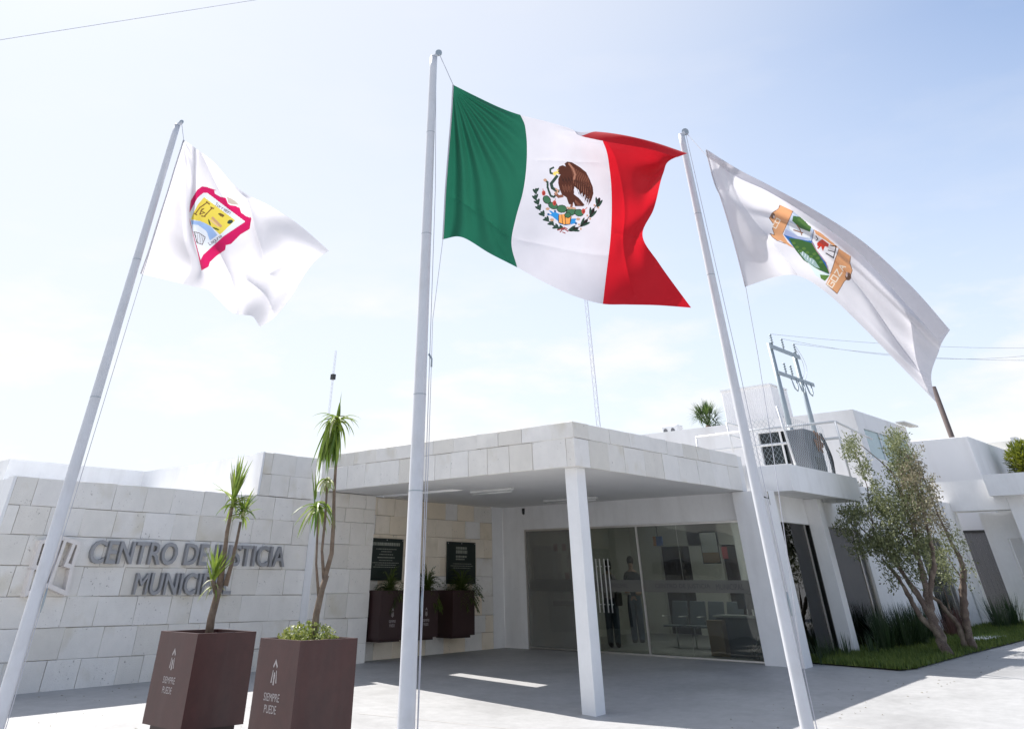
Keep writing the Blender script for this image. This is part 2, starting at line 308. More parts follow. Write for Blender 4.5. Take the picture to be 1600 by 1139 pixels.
M['paper'] = plain('poster_paper', (.6, .6, .58), .6); M['red'] = plain('red_print', (.4, .05, .05), .6); M['blue'] = plain('blue_print', (.02, .10, .35), .6); M['orange'] = plain('orange_print', (.55, .22, .05), .6)
M['ink'] = plain('grey_ink', (.07, .07, .07), .7)
M['stencil'] = plain('stencil_print', (.42, .38, .37), .6, var=.9, scale=55)
M['tan'] = plain('tan_board', (.42, .28, .16), .7)
M['floor_in'] = plain('interior_floor', (.30, .28, .26), .35)
M['roof'] = plain('roof', (.5, .49, .48), .9)
M['foliage_far'] = leaf_mat('street_tree_leaf', (.02, .05, .012), (.07, .11, .03), .2, .6, .6)
M['car'] = plain('white_car_paint', (.7, .7, .7), .25); M['tyre'] = plain('tyre', (.02, .02, .02), .8)

def add_grain(m, scale, lo, hi):
    n, l = m.node_tree.nodes, m.node_tree.links; b = n['Principled BSDF']; src = b.inputs['Base Color'].links[0].from_socket
    t = n.new('ShaderNodeTexCoord'); z = n.new('ShaderNodeTexNoise'); z.inputs['Scale'].default_value = scale; z.inputs['Detail'].default_value = 10; z.inputs['Roughness'].default_value = .75; l.new(t.outputs['Object'], z.inputs[0])
    r = n.new('ShaderNodeMapRange'); r.inputs[1].default_value = .3; r.inputs[2].default_value = .7; r.inputs[3].default_value = lo; r.inputs[4].default_value = hi; l.new(z.outputs['Fac'], r.inputs[0])
    x = n.new('ShaderNodeMixRGB'); x.blend_type = 'MULTIPLY'; x.inputs[0].default_value = 1; l.new(src, x.inputs[1]); l.new(r.outputs[0], x.inputs[2]); l.new(x.outputs[0], b.inputs['Base Color'])
add_grain(M['pave'], 5, .84, 1.1); add_grain(M['pole'], 14, .97, 1.02); add_grain(M['corten'], 6, .8, 1.15); add_grain(M['white'], 3, .95, 1.03)
# ================================================================== GROUND
def ground():
    xs = sorted(set([-900, -300, -100, -40, -15]+[round(-8+.5*i, 2) for i in range(0, 150)]+[75, 110, 200, 500, 1500]))
    ys = sorted(set([-900, -300, -100, -40, -15]+[round(-8+.5*i, 2) for i in range(0, 80)]+[40, 60, 110, 200, 500, 1500]))
    v = [(x, y, gz(x, y)) for y in ys for x in xs]; n = len(xs)
    f = [(j*n+i, j*n+i+1, (j+1)*n+i+1, (j+1)*n+i) for j in range(len(ys)-1) for i in range(n-1)]
    m = MB(); m.add(v, f); tag(m.build('ground', M['pave'], smooth=True), kind='structure')
ground()

gd = bpy.data.objects['ground']
for (u0, v0, u1, v1) in ((1150, 1126, 1420, 1158), (560, 1118, 900, 1143)):
    a_, b_ = pz(u0, v0, .04), pz(u1, v1, .02); m = MB(); P_ = [a_+(b_-a_)*k/8 for k in range(9)]; vv = []
    for p in P_: vv += [(p[0]-.006, p[1]-.006, gz(p[0], p[1])+.004), (p[0]+.006, p[1]+.006, gz(p[0], p[1])+.004)]
    m.add(vv, [(2*k, 2*k+1, 2*k+3, 2*k+2) for k in range(8)]); m.build('paving_joint', M['mortar'], gd)
# ================================================================== STONE FACING
def stone_piece(parent, o, u, n, a, b, z0, z1, mat, rng, th=.035, za=None):
    """one dressed stone on a wall face: o origin (x,y), u along, n outward; a..b along, z0..z1 up"""
    g = .003; a += g; b -= g; z0 += g; z1 -= g; th = th+rng.uniform(-.004, .006); c = .006
    def P(s, z, d): return (o[0]+u[0]*s+n[0]*d, o[1]+u[1]*s+n[1]*d, z)
    j = lambda: rng.uniform(-.0055, .0055)
    t = [th+j() for _ in range(4)]
    v = [P(a, z0, 0), P(b, z0, 0), P(b, z1, 0), P(a, z1, 0), P(a+j(), z0+j(), th-c), P(b+j(), z0+j(), th-c), P(b+j(), z1+j(), th-c), P(a+j(), z1+j(), th-c),
         P(a+c, z0+c, t[0]), P(b-c, z0+c, t[1]), P(b-c, z1-c, t[2]), P(a+c, z1-c, t[3])]
    f = [(8, 9, 10, 11)]+[(i, (i+1) % 4, (i+1) % 4+4, i+4) for i in range(4)]+[(i+4, (i+1) % 4+4, (i+1) % 4+8, i+8) for i in range(4)]
    if (u[0]*n[1]-u[1]*n[0]) > 0: f = [tuple(reversed(q)) for q in f]
    m = MB(); m.add(v, f); return m.build('stone', mat, parent)
def stone_face(parent, o, u, n, L, zs, mat, seed, avg=.68, base=None, first=None):
    rng = random.Random(seed)
    for r_, (z0, z1) in enumerate(zip(zs[:-1], zs[1:])):
        a = 0; w = rng.uniform(.3, .9)*avg
        while a < L-.02:
            b = a+w
            if L-b < .22: b = L
            zz = z0
            if base is not None and r_ == 0: zz = base(o[0]+u[0]*(a+b)/2, o[1]+u[1]*(a+b)/2)-.05
            mm = mat if rng.random() < .8 else (M['stone_light'] if mat != M['stone_light'] else M['stone'])
            stone_piece(parent, o, u, n, a, b, zz, z1, mm, rng)
            a = b; w = avg*rng.uniform(.72, 1.28)

# sign wall
YW = 17.9
zc = [.1, .54, .96, 1.38, 1.80, 2.23, 2.65, 3.07]
t = thing('stone_wall', 'low wall of pale cut stone blocks carrying the big grey lettering and the emblem', 'wall', (9.8, YW, .18))
box('wall_core', M['mortar'], t, 6.33, 13.3, YW, YW+.25, 0, 3.06)
box('flank', M['white'], t, 6.27, 6.328, YW-.035, YW+.25, 0, 3.07)
stone_face(t, (6.33, YW), (1, 0), (0, -1), 13.3-6.33, zc, M['stone'], 3, .66, base=gz)
t = thing('stone_block', 'raised block of pale stone standing above the lettered wall left of the canopy', 'wall', (12.5, YW, 3.07))
box('wall_core', M['mortar'], t, 11.78, 13.3, YW, YW+.25, 3.075, 3.87)
box('flank', M['white'], t, 11.69, 11.743, YW-.035, YW+.25, 3.08, 3.89)
stone_face(t, (11.745, YW), (1, 0), (0, -1), 13.3-11.745, [3.073, 3.48, 3.89], M['stone'], 8, .62)
# white volumes behind
t = thing('parapet_building', 'white plastered low building behind the stone sign wall', 'building', (9.8, 20, .2))
m = MB(); m.box(6.31, 11.74, YW+.252, 23.76, 0, 3.05); m.build('wall', M['white'], t)
m = MB(); m.box(11.742, 13.44, YW+.252, 30, 0, 3.87); m.box(8.1, 11.742, 23.762, 30, 0, 3.88); m.build('upper_wall', M['white'], t)
# left pier (proud) with white flank
t = thing('stone_pier', 'stone faced pier under the left end of the canopy, with a white flank', 'pier', (14.2, 17.7, .2))
box('pier_core', M['white'], t, 13.30, 15.0, 17.6, 17.9, .0, 3.225)
stone_face(t, (13.30, 17.6), (1, 0), (0, -1), 1.74, [.1, .56, .98, 1.4, 1.83, 2.26, 2.68, 2.95, 3.226], M['stone'], 12, .6, base=gz)
# niche wall
t = thing('niche_wall', 'stone wall under the canopy with two dark plaques, warm bounced light put in its colour', 'wall', (17.4, 17.9, .28))
box('wall_core', M['mortar'], t, 15.0, 19.74, 17.9, 18.1, .0, 3.5)
stone_face(t, (15.0, 17.9), (1, 0), (0, -1), 4.74, [.15, .62, .95, 1.33, 1.72, 2.1, 2.5, 2.87, 3.225], M['stone_bounce_lit'], 23, .62, base=gz)

# ================================================================== CANOPY
t = thing('entrance_canopy', 'flat entrance canopy edged with pale stone, white soffit and one slim corner column', 'canopy', (16.8, 14, 3.23))
m = MB()                                    # roof slab; narrow slot added only to let a sunlit strip reach the floor
X0, X1, Y0, Y1, ZB, ZT = 13.465, 20.245, 10.035, 17.86, 3.235, 3.92
sx0, sx1, sy0, sy1 = 15.12, 15.5, 14.95, 17.80
m.box(X0, X1, Y0, sy0, ZB, ZT); m.box(X0, X1, sy1, Y1-.0, ZB, ZT); m.box(X0, sx0, sy0, sy1, ZB, ZT); m.box(sx1, X1, sy0, sy1, ZB, ZT)
m.build('soffit_slab', M['soffit'], t)
stone_face(t, (13.465, 10.0), (0, 1), (-1, 0), 7.6, [3.232, 3.68, 3.94], M['stone_light'], 31, .66)
stone_face(t, (13.43, 10.035), (1, 0), (0, -1), 6.55, [3.232, 3.68, 3.94], M['stone_light'], 37, .66)
box('column', M['white'], t, 13.60, 13.87, 10.12, 10.40, 0, 3.234, bevel=.006)
for (a, b) in (((15.78, 14.92), (15.85, 13.62)), ((18.9, 15.2), (18.85, 13.5))):
    f = thing('tube_light', 'long white tube light on the canopy soffit '+('nearer the stone wall' if a[0] < 17 else 'half hidden behind the column'), 'light', (a[0], (a[1]+b[1])/2, 3.2), 'soffit tube lights')
    m = MB(); m.box(a[0]-.06, a[0]+.06, b[1], a[1], 3.19, 3.233); m.build('housing', M['fixture'], f, bevel=.008)
    m = MB(); m.tube([(a[0], b[1]+.03, 3.17), (a[0], a[1]-.03, 3.17)], .016, 8); m.build('tube', M['fixture'], f, smooth=True)
f = thing('dome_camera', 'small black security camera at the wall corner under the canopy', 'camera', (20.2, 17.2, 2.95))
q = onx(818, 801, 20.2); m = MB(); m.sphere((q[0], q[1], q[2]), .045, 12); m.build('lens', M['dark'], f, True)
m = MB(); m.box(q[0]-.01, q[0]+.06, q[1]-.05, q[1]+.05, q[2]+.02, q[2]+.1); m.build('mount', M['dark'], f)

# ================================================================== MAIN BUILDING
t = thing('justice_building', 'white single storey building with full height glazing behind the canopy and right of it', 'building', (27, 14, .35))
m = MB()
m.box(20.2, 20.45, 10.31, 17.05, 2.72, 3.26)               # header over glass 1
m.box(20.2, 20.45, 17.05, 17.86, 0, 3.26)                  # pier left of glass
m.box(19.74, 20.198, 17.86, 18.1, 0, 3.235)                # white reveal
m.build('header_wall', M['white'], t)
m = MB()
m.box(20.32, 35.2, 9.9, 10.1, 2.72, 3.75); m.box(23.2, 23.95, 9.92, 10.12, 0, 2.715); m.box(26.25, 30.6, 9.9, 10.1, 0, 2.718); m.box(32.9, 35.2, 9.9, 10.1, 0, 2.718)
m.box(35.0, 35.2, 10.1, 25, 0, 3.74); m.build('side_wall', M['white'], t)
box('roof', M['roof'], t, 20.46, 34.99, 10.11, 25, 3.3, 3.6)
m = MB(); m.box(19.95, 20.32, 9.42, 10.305, 0, 3.225); m.build('pillar', M['white'], t, bevel=.005)
m = MB(); m.box(22.95, 23.26, 9.55, 9.897, 0, 3.225); m.build('pillar', M['white'], t, bevel=.005)
m = MB(); m.box(20.56, 24.74, 9.04, 9.895, 3.23, 3.74); m.build('balcony_slab', M['white'], t, bevel=.004)
m = MB(); m.box(24.75, 26.6, 9.6, 9.897, 3.70, 3.76); m.build('ledge', M['cream'], t)
for x_, z0_, z1_ in ((26.9, 3.0, 3.55), (30.2, 2.9, 3.5)):
    m = MB(); m.tube([(x_, 9.9, z1_), (x_, 9.72, z1_)], .035, 8); m.build('drain_spout', M['steel_white'], t, True)
m = MB(); m.tube([(34.2, 9.87, .5), (34.2, 9.87, 3.7)], .022, 6); m.build('conduit', M['steel_white'], t, True)
m = MB(); m.tube([(19.97, 9.405, 2.95), (19.97, 9.405, 3.2)], .012, 6); m.build('conduit', M['steel_white'], t, True)
# glazing
def pane(x0, x1, y0, y1, z0, z1, mat, parent=t): return box('glass_pane', mat, parent, x0, x1, y0, y1, z0, z1)
ys = [17.04, 14.95, 13.30, 12.15, 10.33]
for i_, (a, b) in enumerate(zip(ys[:-1], ys[1:])):
    pane(20.24, 20.252, b+.006, a-.006, .34, 2.715, M['film'] if i_ == 0 else M['glass'])
for y in (13.3,): box('mullion', M['chrome'], t, 20.2, 20.238, y-.022, y+.022, .33, 2.718)
box('mullion', M['chrome'], t, 20.2, 20.238, 17.005, 17.04, .33, 2.718)
m = MB(); m.box(20.205, 20.237, 10.33, 17.0, 2.68, 2.716); m.build('frame', M['chrome'], t); m = MB(); m.box(20.205, 20.237, 10.33, 17.0, .33, .355); m.build('sill', M['chrome'], t)
for x0, x1 in ((20.34, 23.2), (23.96, 26.24), (30.61, 32.89)):
    pane(x0, x1, 9.98, 9.99, .36, 2.715, M['glass_dark'])
    for xa, xb in ((x1-.42, x1-.38), (x0, x0+.03), (x1-.03, x1)): box('mullion', M['chrome'], t, xa, xb, 9.955, 9.978, .36, 2.715)
# frosted band with lettering
box('frosted_band', M['frost'], t, 20.232, 20.236, 13.33, 16.95, 1.44, 1.66)
box('frosted_band', M['frost'], t, 20.232, 20.236, 10.36, 13.27, 1.44, 1.66)
# interior
XF = 20.46
m = MB(); m.box(XF, 34.9, 10.2, 17.8, .2, .335); m.build('interior_floor', M['floor_in'], t)
m = MB(); m.box(XF, 34.9, 10.2, 17.8, 3.12, 3.2); m.build('interior_ceiling', M['cream'], t)
m = MB()
m.box(26.6, 26.75, 10.9, 13.4, .33, 3.12); m.box(26.6, 26.75, 14.5, 15.6, .33, 3.12); m.box(26.6, 26.75, 13.4, 15.6, 2.5, 3.12); m.box(26.6, 26.75, 16.7, 17.8, .33, 3.12); m.box(26.6, 26.75, 15.6, 16.7, 2.5, 3.12)
m.box(XF, 34.9, 17.8, 17.85, .33, 3.12); m.box(34.85, 34.9, 10.2, 17.8, .33, 3.12)
m.build('interior_wall', M['cream'], t)
m = MB(); m.box(26.9, 26.95, 13.3, 14.6, .33, 2.5); m.box(26.9, 26.95, 15.5, 16.8, .33, 2.5); m.build('interior_door', M['door'], t)
box('interior_column', M['white'], t, 23.6, 23.9, 12.05, 12.4, .33, 3.12)
box('partition', M['cream'], t, 20.6, 20.75, 15.1, 17.8, .33, 3.12)
for (x, y0, y1) in ((22.2, 12.2, 13.4), (23.6, 13.8, 15.2), (22.0, 10.9, 11.8), (25.4, 12.0, 13.2)):
    box('ceiling_lamp', M['lamp'], t, x, x+.25, y0, y1, 3.09, 3.118)
# door handles
for y in (14.62, 14.5, 14.36, 14.24):
    f = MB(); f.tube([(20.17, y, 1.05), (20.17, y, 2.07)], .014, 8)
    for z in (1.2, 1.92): f.tube([(20.17, y, z), (20.235, y, z)], .008, 6)
    f.build('door_handle', M['fixture'], t, True)
# upper floor
t = thing('upper_storey', 'white upper storey set back above the glazed front, with a sliding window', 'building', (31, 14, 3.6))
m = MB()
wy0, wy1, wz0, wz1 = 11.75, 13.30, 4.55, 5.45
m.box(28.5, 28.7, 9.92, wy0, 3.6, 5.82); m.box(28.5, 28.7, wy1, 24, 3.6, 5.82); m.box(28.5, 28.7, wy0, wy1, 3.6, wz0); m.box(28.5, 28.7, wy0, wy1, wz1, 5.82)
m.box(28.702, 33.3, 9.92, 10.1, 3.6, 4.6); m.box(28.702, 33.3, 9.92, 10.1, 5.35, 5.82); m.box(28.702, 29.0, 9.92, 10.1, 4.6, 5.35)
m.box(33.1, 33.3, 10.1, 24, 3.6, 5.82); m.box(28.702, 33.1, 10.1, 24, 5.5, 5.7)
m.build('wall', M['white_far'], t)
m = MB(); m.box(28.44, 28.498, wy0-.08, wy1+.08, wz0-.07, wz0); m.box(28.44, 28.498, wy0-.08, wy1+.08, wz1, wz1+.07); m.box(28.44, 28.498, wy0-.07, wy0, wz0, wz1); m.box(28.44, 28.498, wy1, wy1+.07, wz0, wz1); m.box(28.46, 28.51, (wy0+wy1)/2-.03, (wy0+wy1)/2+.03, wz0, wz1)
w = m.build('window', M['white'], t)
m = MB(); m.box(28.56, 28.57, wy0, wy1, wz0, wz1); w2 = m.build('pane', M['sky_glass'], w)
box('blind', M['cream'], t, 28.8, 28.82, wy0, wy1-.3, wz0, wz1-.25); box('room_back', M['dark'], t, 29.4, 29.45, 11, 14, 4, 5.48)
m = MB(); m.box(29.0, 33.1, 9.97, 9.98, 4.6, 5.35); m.build('pane', M['painted_sky_glass'], t)
m = MB()
for x in (30.3, 31.7): box('mullion', M['white'], t, x, x+.05, 9.94, 9.968, 4.6, 5.35)
m = MB(); m.box(32.3, 33.7, 9.6, 9.9, 5.83, 5.87); m.build('roof_sheet', M['cream'], t)
# corrugated rooftop volume (ribs modelled)
t = thing('corrugated_tank_house', 'tall pale corrugated box on the roof behind the upper storey', 'roof structure', (35.8, 16.5, 5.7))
m = MB(); x0, x1, y0, y1 = 35.0, 36.6, 15.31, 17.65; n = 26
for k in range(n):
    a = y0+(y1-y0)*k/n; b = a+(y1-y0)/n; q = (b-a)*.5
    m.add([(x0, a, 4), (x0, a+q, 4), (x0, a+q, 8.0), (x0, a, 8.0)], [(0, 1, 2, 3)]); m.add([(x0, a+q, 4), (x0-.018, a+q+.02, 4), (x0-.018, a+q+.02, 8.0), (x0, a+q, 8.0)], [(0, 1, 2, 3)])
    m.add([(x0-.018, a+q+.02, 4), (x0-.018, b-.02, 4), (x0-.018, b-.02, 8.0), (x0-.018, a+q+.02, 8.0)], [(0, 1, 2, 3)]); m.add([(x0-.018, b-.02, 4), (x0, b, 4), (x0, b, 8.0), (x0-.018, b-.02, 8.0)], [(0, 1, 2, 3)])
m.box(x0+.02, x1, y0, y1, 4, 7.98); m.build('cladding', M['white_far'], t)
m = MB(); m.box(x0-.07, x1+.02, y0-.03, y1+.03, 7.99, 8.05); m.build('roof', M['steel_white'], t)

# balcony cage
t = thing('balcony_cage', 'white pipe and wire mesh cage on the balcony above the second glazed bay', 'cage', (22.6, 9.1, 3.74))
m = MB(); zt, zm = 5.0, 4.62
cx0, cx1, cy, cyb = 20.7, 24.5, 9.1, 13.5
for p, q in (((cx1, cy, 3.74), (cx1, cy, zt)), ((cx1, cy, zt), (cx1, cyb, zt)), ((cx1, cy, zt), (28.5, cy+.5, zt)), ((cx1, cy, zm), (cx1, cyb, zm)), ((21.15, cy, 3.74), (20.9, cy, 4.95)),
             ((cx1, cyb, 3.7), (cx1, cyb, zt)), ((26.4, cy+.3, zm+.15), (26.4, cy+.3, zt))):
    m = MB(); m.tube([p, q], .03, 8); m.build('pipe', M['steel_white'], t, True)
q0_, q1_, q2_ = onx(1135, 661, 24.4), onx(1146, 706, 24.4), onx(1152, 665, 26)
for p, q in ((q0_, q1_), (q0_, ony(1153, 665, q0_[1])), (onx(1140, 680, 24.4), ony(1155, 684, onx(1140, 680, 24.4)[1])), ((20.85, 9.1, 4.5), (20.85, 10.9, 4.5))):
    m = MB(); m.tube([p, q], .026, 8); m.build('pipe', M['steel_white'], t, True)
m = MB(); s_ = .085                                   # chain link: crossing diagonals
def mesh_panel(P, W, Hh):                             # P(s,z)
    k = -Hh
    while k < W:
        for sg in (1, -1):
            a0, a1 = k, k+Hh
            lo, hi = max(a0, 0), min(a1, W)
            if hi-lo > .02:
                if sg == 1: m.tube([P(lo, lo-a0), P(hi, hi-a0)], .003, 3, False)
                else: m.tube([P(lo, Hh-(lo-a0)), P(hi, Hh-(hi-a0))], .003, 3, False)
        k += s_*1.4
mesh_panel(lambda s, z: (21.1+s, 9.12, 3.76+z), 2.45, 1.02)
mesh_panel(lambda s, z: (20.8, 9.2+s, 3.76+z), .95, .95)
o = m.build('wire_mesh', M['steel'], t); o['kind'] = 'stuff'
# machine box behind mesh
t = thing('air_conditioning_unit', 'big dark grey machine box behind the balcony mesh with rusty top', 'machine', (24.2, 10.6, 3.75))
m = MB(); m.box(23.28, 24.22, 9.55, 10.12, 3.75, 4.76); m.build('housing', M['box'], t, bevel=.02)
box('access_panel', M['box'], t, 23.265, 23.278, 9.62, 10.05, 3.95, 4.55)
rng = random.Random(5)
for k in range(9):
    m = MB(); x_ = 23.75+rng.uniform(0, .42); z_ = 4.62+rng.uniform(-.12, .14); m.tube([(x_, 9.52, z_), (x_+rng.uniform(.05, .2), 9.49, z_-rng.uniform(.03, .3))], .025, 6); m.build('rusty_pipe', M['rust'], t, True)
m = MB(); m.box(23.6, 24.1, 9.53, 9.548, 3.8, 4.15); m.build('vent', M['dark'], t)
t = thing('cable_bundle', 'tangle of black cables hanging down the right side of the machine box', 'cables', (24.9, 9.8, 3.8))
m = MB()
for k in range(16):
    x = 24.14+rng.uniform(0, .18); sw = rng.uniform(.05, .5 if k > 12 else .25)
    m.tube([(x+.0+sw*math.sin(math.pi*i/8)*.9+.05*i/8, 9.5-.05*i/8, 4.72-.96*i/8+rng.uniform(-.02, .02)) for i in range(9)], .011 if k < 14 else .007, 5)
m.build('cables', M['dark'], t, True)

# H-frame power structure
t = thing('power_pole_frame', 'grey steel H frame with insulators carrying three overhead wires above the roof', 'power pole', (25.5, 10.5, 3.6))
m = MB()
for x in (24.68, 26.40):
    m.tube([(x, 10.5, 3.6), (x, 10.5, 7.2)], .075, 10); m.tube([(x, 10.5, 3.6), (x, 10.5, 5.05)], .085, 10)
m.build('posts', M['steel'], t, True)
m = MB(); m.box(24.5, 26.6, 10.4, 10.43, 7.02, 7.14); m.box(24.6, 27.1, 10.38, 10.42, 6.32, 6.42); m.build('crossarm', M['steel'], t)
def insul(x, z, up=1, h=.3):
    m = MB(); m.tube([(x, 10.42, z), (x, 10.42, z+up*h)], .022, 8)
    for k in range(4): zz = z+up*h*(.25+.22*k); m.tube([(x, 10.42, zz-.012), (x, 10.42, zz+.012)], .045, 8)
    m.build('insulator', M['steel'], t, True)
for x in (24.72, 25.5, 26.38): insul(x, 7.14)
for x in (25.2, 25.65): insul(x, 6.42)
for x in (25.4, 25.9, 26.45):
    m = MB(); m.tube([(x, 10.4, 6.36), (x-.04, 10.33, 6.05), (x+.12, 10.33, 6.0), (x+.22, 10.33, 6.1), (x+.22, 10.33, 6.34)], .022, 6); m.build('fuse_cutout', M['steel'], t, True)
m = MB()
for x in (26.3, 26.5): m.tube([(x, 10.42, 7.4)]+[(x+.45*math.sin(math.pi*k/8), 10.42, 7.4-1.0*k/8) for k in range(1, 9)], .008, 5)
m.build('jumper_wires', M['wire'], t, True)
def wire(name, label, a, b, sag, r_, n=16):
    a, b = Vector(a), Vector(b); m = MB()
    m.tube([a.lerp(b, i/n)-Vector((0, 0, sag*4*(i/n)*(1-i/n))) for i in range(n+1)], r_, 4, False)
    return tag(m.build(name, M['wire'], None, True), label, 'wire')
e = [(24.72, 10.42, 7.45, 531), (25.5, 10.42, 7.45, 524), (26.38, 10.42, 7.45, 552)]
for i, (x, y, z, py) in enumerate(e):
    dirn = ray(1760, [538, 520, 556][i]); b = EYE+dirn*(42/dirn[0]*(1))
    wire('overhead_wire', ['highest', 'middle', 'lowest'][i]+' of the three overhead wires running right from the steel frame', (x, y, z), b, [.25, .75, .3][i], .006)
a = EYE+ray(-160, 88)*16; b = EYE+ray(620, -34)*22
wire('overhead_wire', 'single thin wire crossing the sky in the top left corner', a, b, .0, .008)

# rear blocks right of upper storey
t = thing('rear_block', 'plain white block rising behind the olive trees', 'building', (40, 12, .7))
m = MB(); m.box(38, 44, 9.2, 26, 0, 5.93); m.build('wall', M['white_far'], t, bevel=.02)
t = thing('far_house', 'cream walled house section at the far right with a small sheet roof', 'building', (45, 8, .7))
m = MB(); m.box(44.02, 48, 8.9, 12, 0, 6.3); m.box(45, 48, 4, 8.88, 0, 5.9); m.build('wall', M['cream'], t)
m = MB(); m.box(43.8, 44.2, 8.7, 8.95, 4, 6.4); m.build('pilaster', M['steel_white'], t)
m = MB(); m.box(44.0, 46, 7.4, 8.7, 6.05, 6.12); m.build('sheet_roof', M['steel'], t)
# portal
XP = 35.24
t = thing('entrance_portal', 'white gateway at the far right with a deep lintel and a grey gate inside', 'gateway', (XP, 9, .65))
m = MB(); m.box(XP, XP+.8, 8.06, 10.42, 3.52, 4.36); m.box(XP, XP+.3, 9.87, 10.42, 0, 3.518); m.box(XP+.002, XP+.6, 7.55, 8.055, 0, 4.3); m.build('portal_frame', M['white'], t)
m = MB(); m.box(XP-.5, XP+1.5, 5, 8.42, 3.86, 4.44); m.build('canopy_slab', M['white'], t)
m = MB(); m.box(XP+1.0, XP+1.2, 8.75, 9.36, 0, 3.5); m.box(XP+1.0, XP+1.2, 4, 8.75, 2.8, 3.5); m.box(XP+1.0, XP+1.2, 4, 7.2, 0, 2.8); m.build('inner_wall', M['white'], t)
m = MB(); m.box(XP+1.3, XP+1.34, 7.2, 8.75, 0, 2.8); m.build('white_door', M['steel_white'], t); box('door_handle', M['dark'], t, XP+1.24, XP+1.3, 8.3, 8.33, 1.6, 1.9)
box('passage_wall', M['cream'], t, XP+3.0, XP+3.1, 8, 11, 2.95, 4.3)
m = MB()
for k in range(12): m.box(XP+2.0, XP+2.03, 9.0+.14*k, 9.13+.14*k, .3, 3.0)
m.build('gate_leaf', M['gate'], t); box('gate_rail', M['dark'], t, XP+1.97, XP+2.0, 9.0, 10.6, 3.0, 3.08)
# brown wooden post behind block
t_ = MB(); q0 = onx(1462, 615, 47); q1 = onx(1490, 690, 47)
t_.tube([(47, (q0[1]+q1[1])/2, 0), (47, (q0[1]+q1[1])/2, q0[2]+.3)], .13, 10)
tag(t_.build('wooden_pole', M['wood'], None, True), 'bare brown wooden pole rising behind the white rear block', 'pole')
# rooftop ac unit
q = onx(1048, 672, 34)
t = thing('rooftop_unit', 'small white air conditioning unit on the roof edge left of the palm', 'machine', (34, q[1], 6.2))
m = MB(); m.box(33.9, 34.4, q[1]-.42, q[1]+.42, q[2]-.2, q[2]+.18); m.build('casing', M['steel_white'], t, bevel=.05)
for dy in (-.17, .2):
    m = MB(); m.tube([(33.88, q[1]+dy, q[2]-.04), (33.9, q[1]+dy, q[2]-.04)], .1, 14); m.build('fan', M['gate'], t)

# ================================================================== SIGN LETTERING ON THE WALL
def text_mesh(body, size=1., extrude=.0, offset=.0, name='letter'):
    cu = bpy.data.curves.new(name, 'FONT'); cu.body = body; cu.size = size; cu.extrude = extrude; cu.offset = offset; cu.resolution_u = 3
    o = bpy.data.objects.new('tmp', cu); C.objects.link(o); dg = bpy.context.evaluated_depsgraph_get(); dg.update()
    me = bpy.data.meshes.new_from_object(o.evaluated_get(dg)); bpy.data.objects.remove(o); bpy.data.curves.remove(cu); return me
def put_mesh(me, name, mat, parent, fn, smooth=False):
    """rebuild mesh me with its vertices mapped through fn(x,y,z)"""
    me.name = name
    co = [fn(*v.co) for v in me.vertices]
    for v, c in zip(me.vertices, co): v.co = c
    me.materials.clear(); me.materials.append(mat); me.update(); o = bpy.data.objects.new(name, me); C.objects.link(o)
    if parent: par(o, parent)
    return o
LS = thing('wall_lettering', 'raised grey metal letters reading CENTRO DE JUSTICIA MUNICIPAL on the stone wall', 'lettering', (10.3, 17.8, 1.7))
def line_letters(txt, x0, x1, z0, z1, y, ext, off, mat, parent):
    me = text_mesh(txt, 1., 0, off); xs = [v.co.x for v in me.vertices]; tot = (min(xs), max(xs)); bpy.data.meshes.remove(me)
    capm = text_mesh('H', 1., 0, off); yy = [v.co.y for v in capm.vertices]; h0, h1 = min(yy), max(yy); bpy.data.meshes.remove(capm)
    # advance of each letter measured from prefixes
    sx = (x1-x0)/(tot[1]-tot[0]); szz = (z1-z0)/(h1-h0)
    for i, ch in enumerate(txt):
        if ch == ' ': continue
        pre = text_mesh(txt[:i+1], 1., 0, off); right = max(v.co.x for v in pre.vertices); bpy.data.meshes.remove(pre)
        lm = text_mesh(ch, 1., ext, off if ch != 'M' else 0); r2 = max(v.co.x for v in lm.vertices); dx = right-r2-tot[0]
        put_mesh(lm, 'letter', mat, parent, lambda a, b, c: (x0+(a+dx)*sx, y-c, z0+(b-h0)*szz))
wl0 = ony(133, 882, 17.86); wl1 = ony(440, 888, 17.86)
line_letters('CENTRO DE JUSTICIA', wl0[0], wl1[0], 1.845, 2.185, 17.81, .045, .013, M['letter'], LS)
wl2 = ony(203, 930, 17.86); wl3 = ony(356, 930, 17.86)
line_letters('MUNICIPAL', wl2[0], wl3[0], 1.395, 1.72, 17.81, .045, .013, M['letter'], LS)
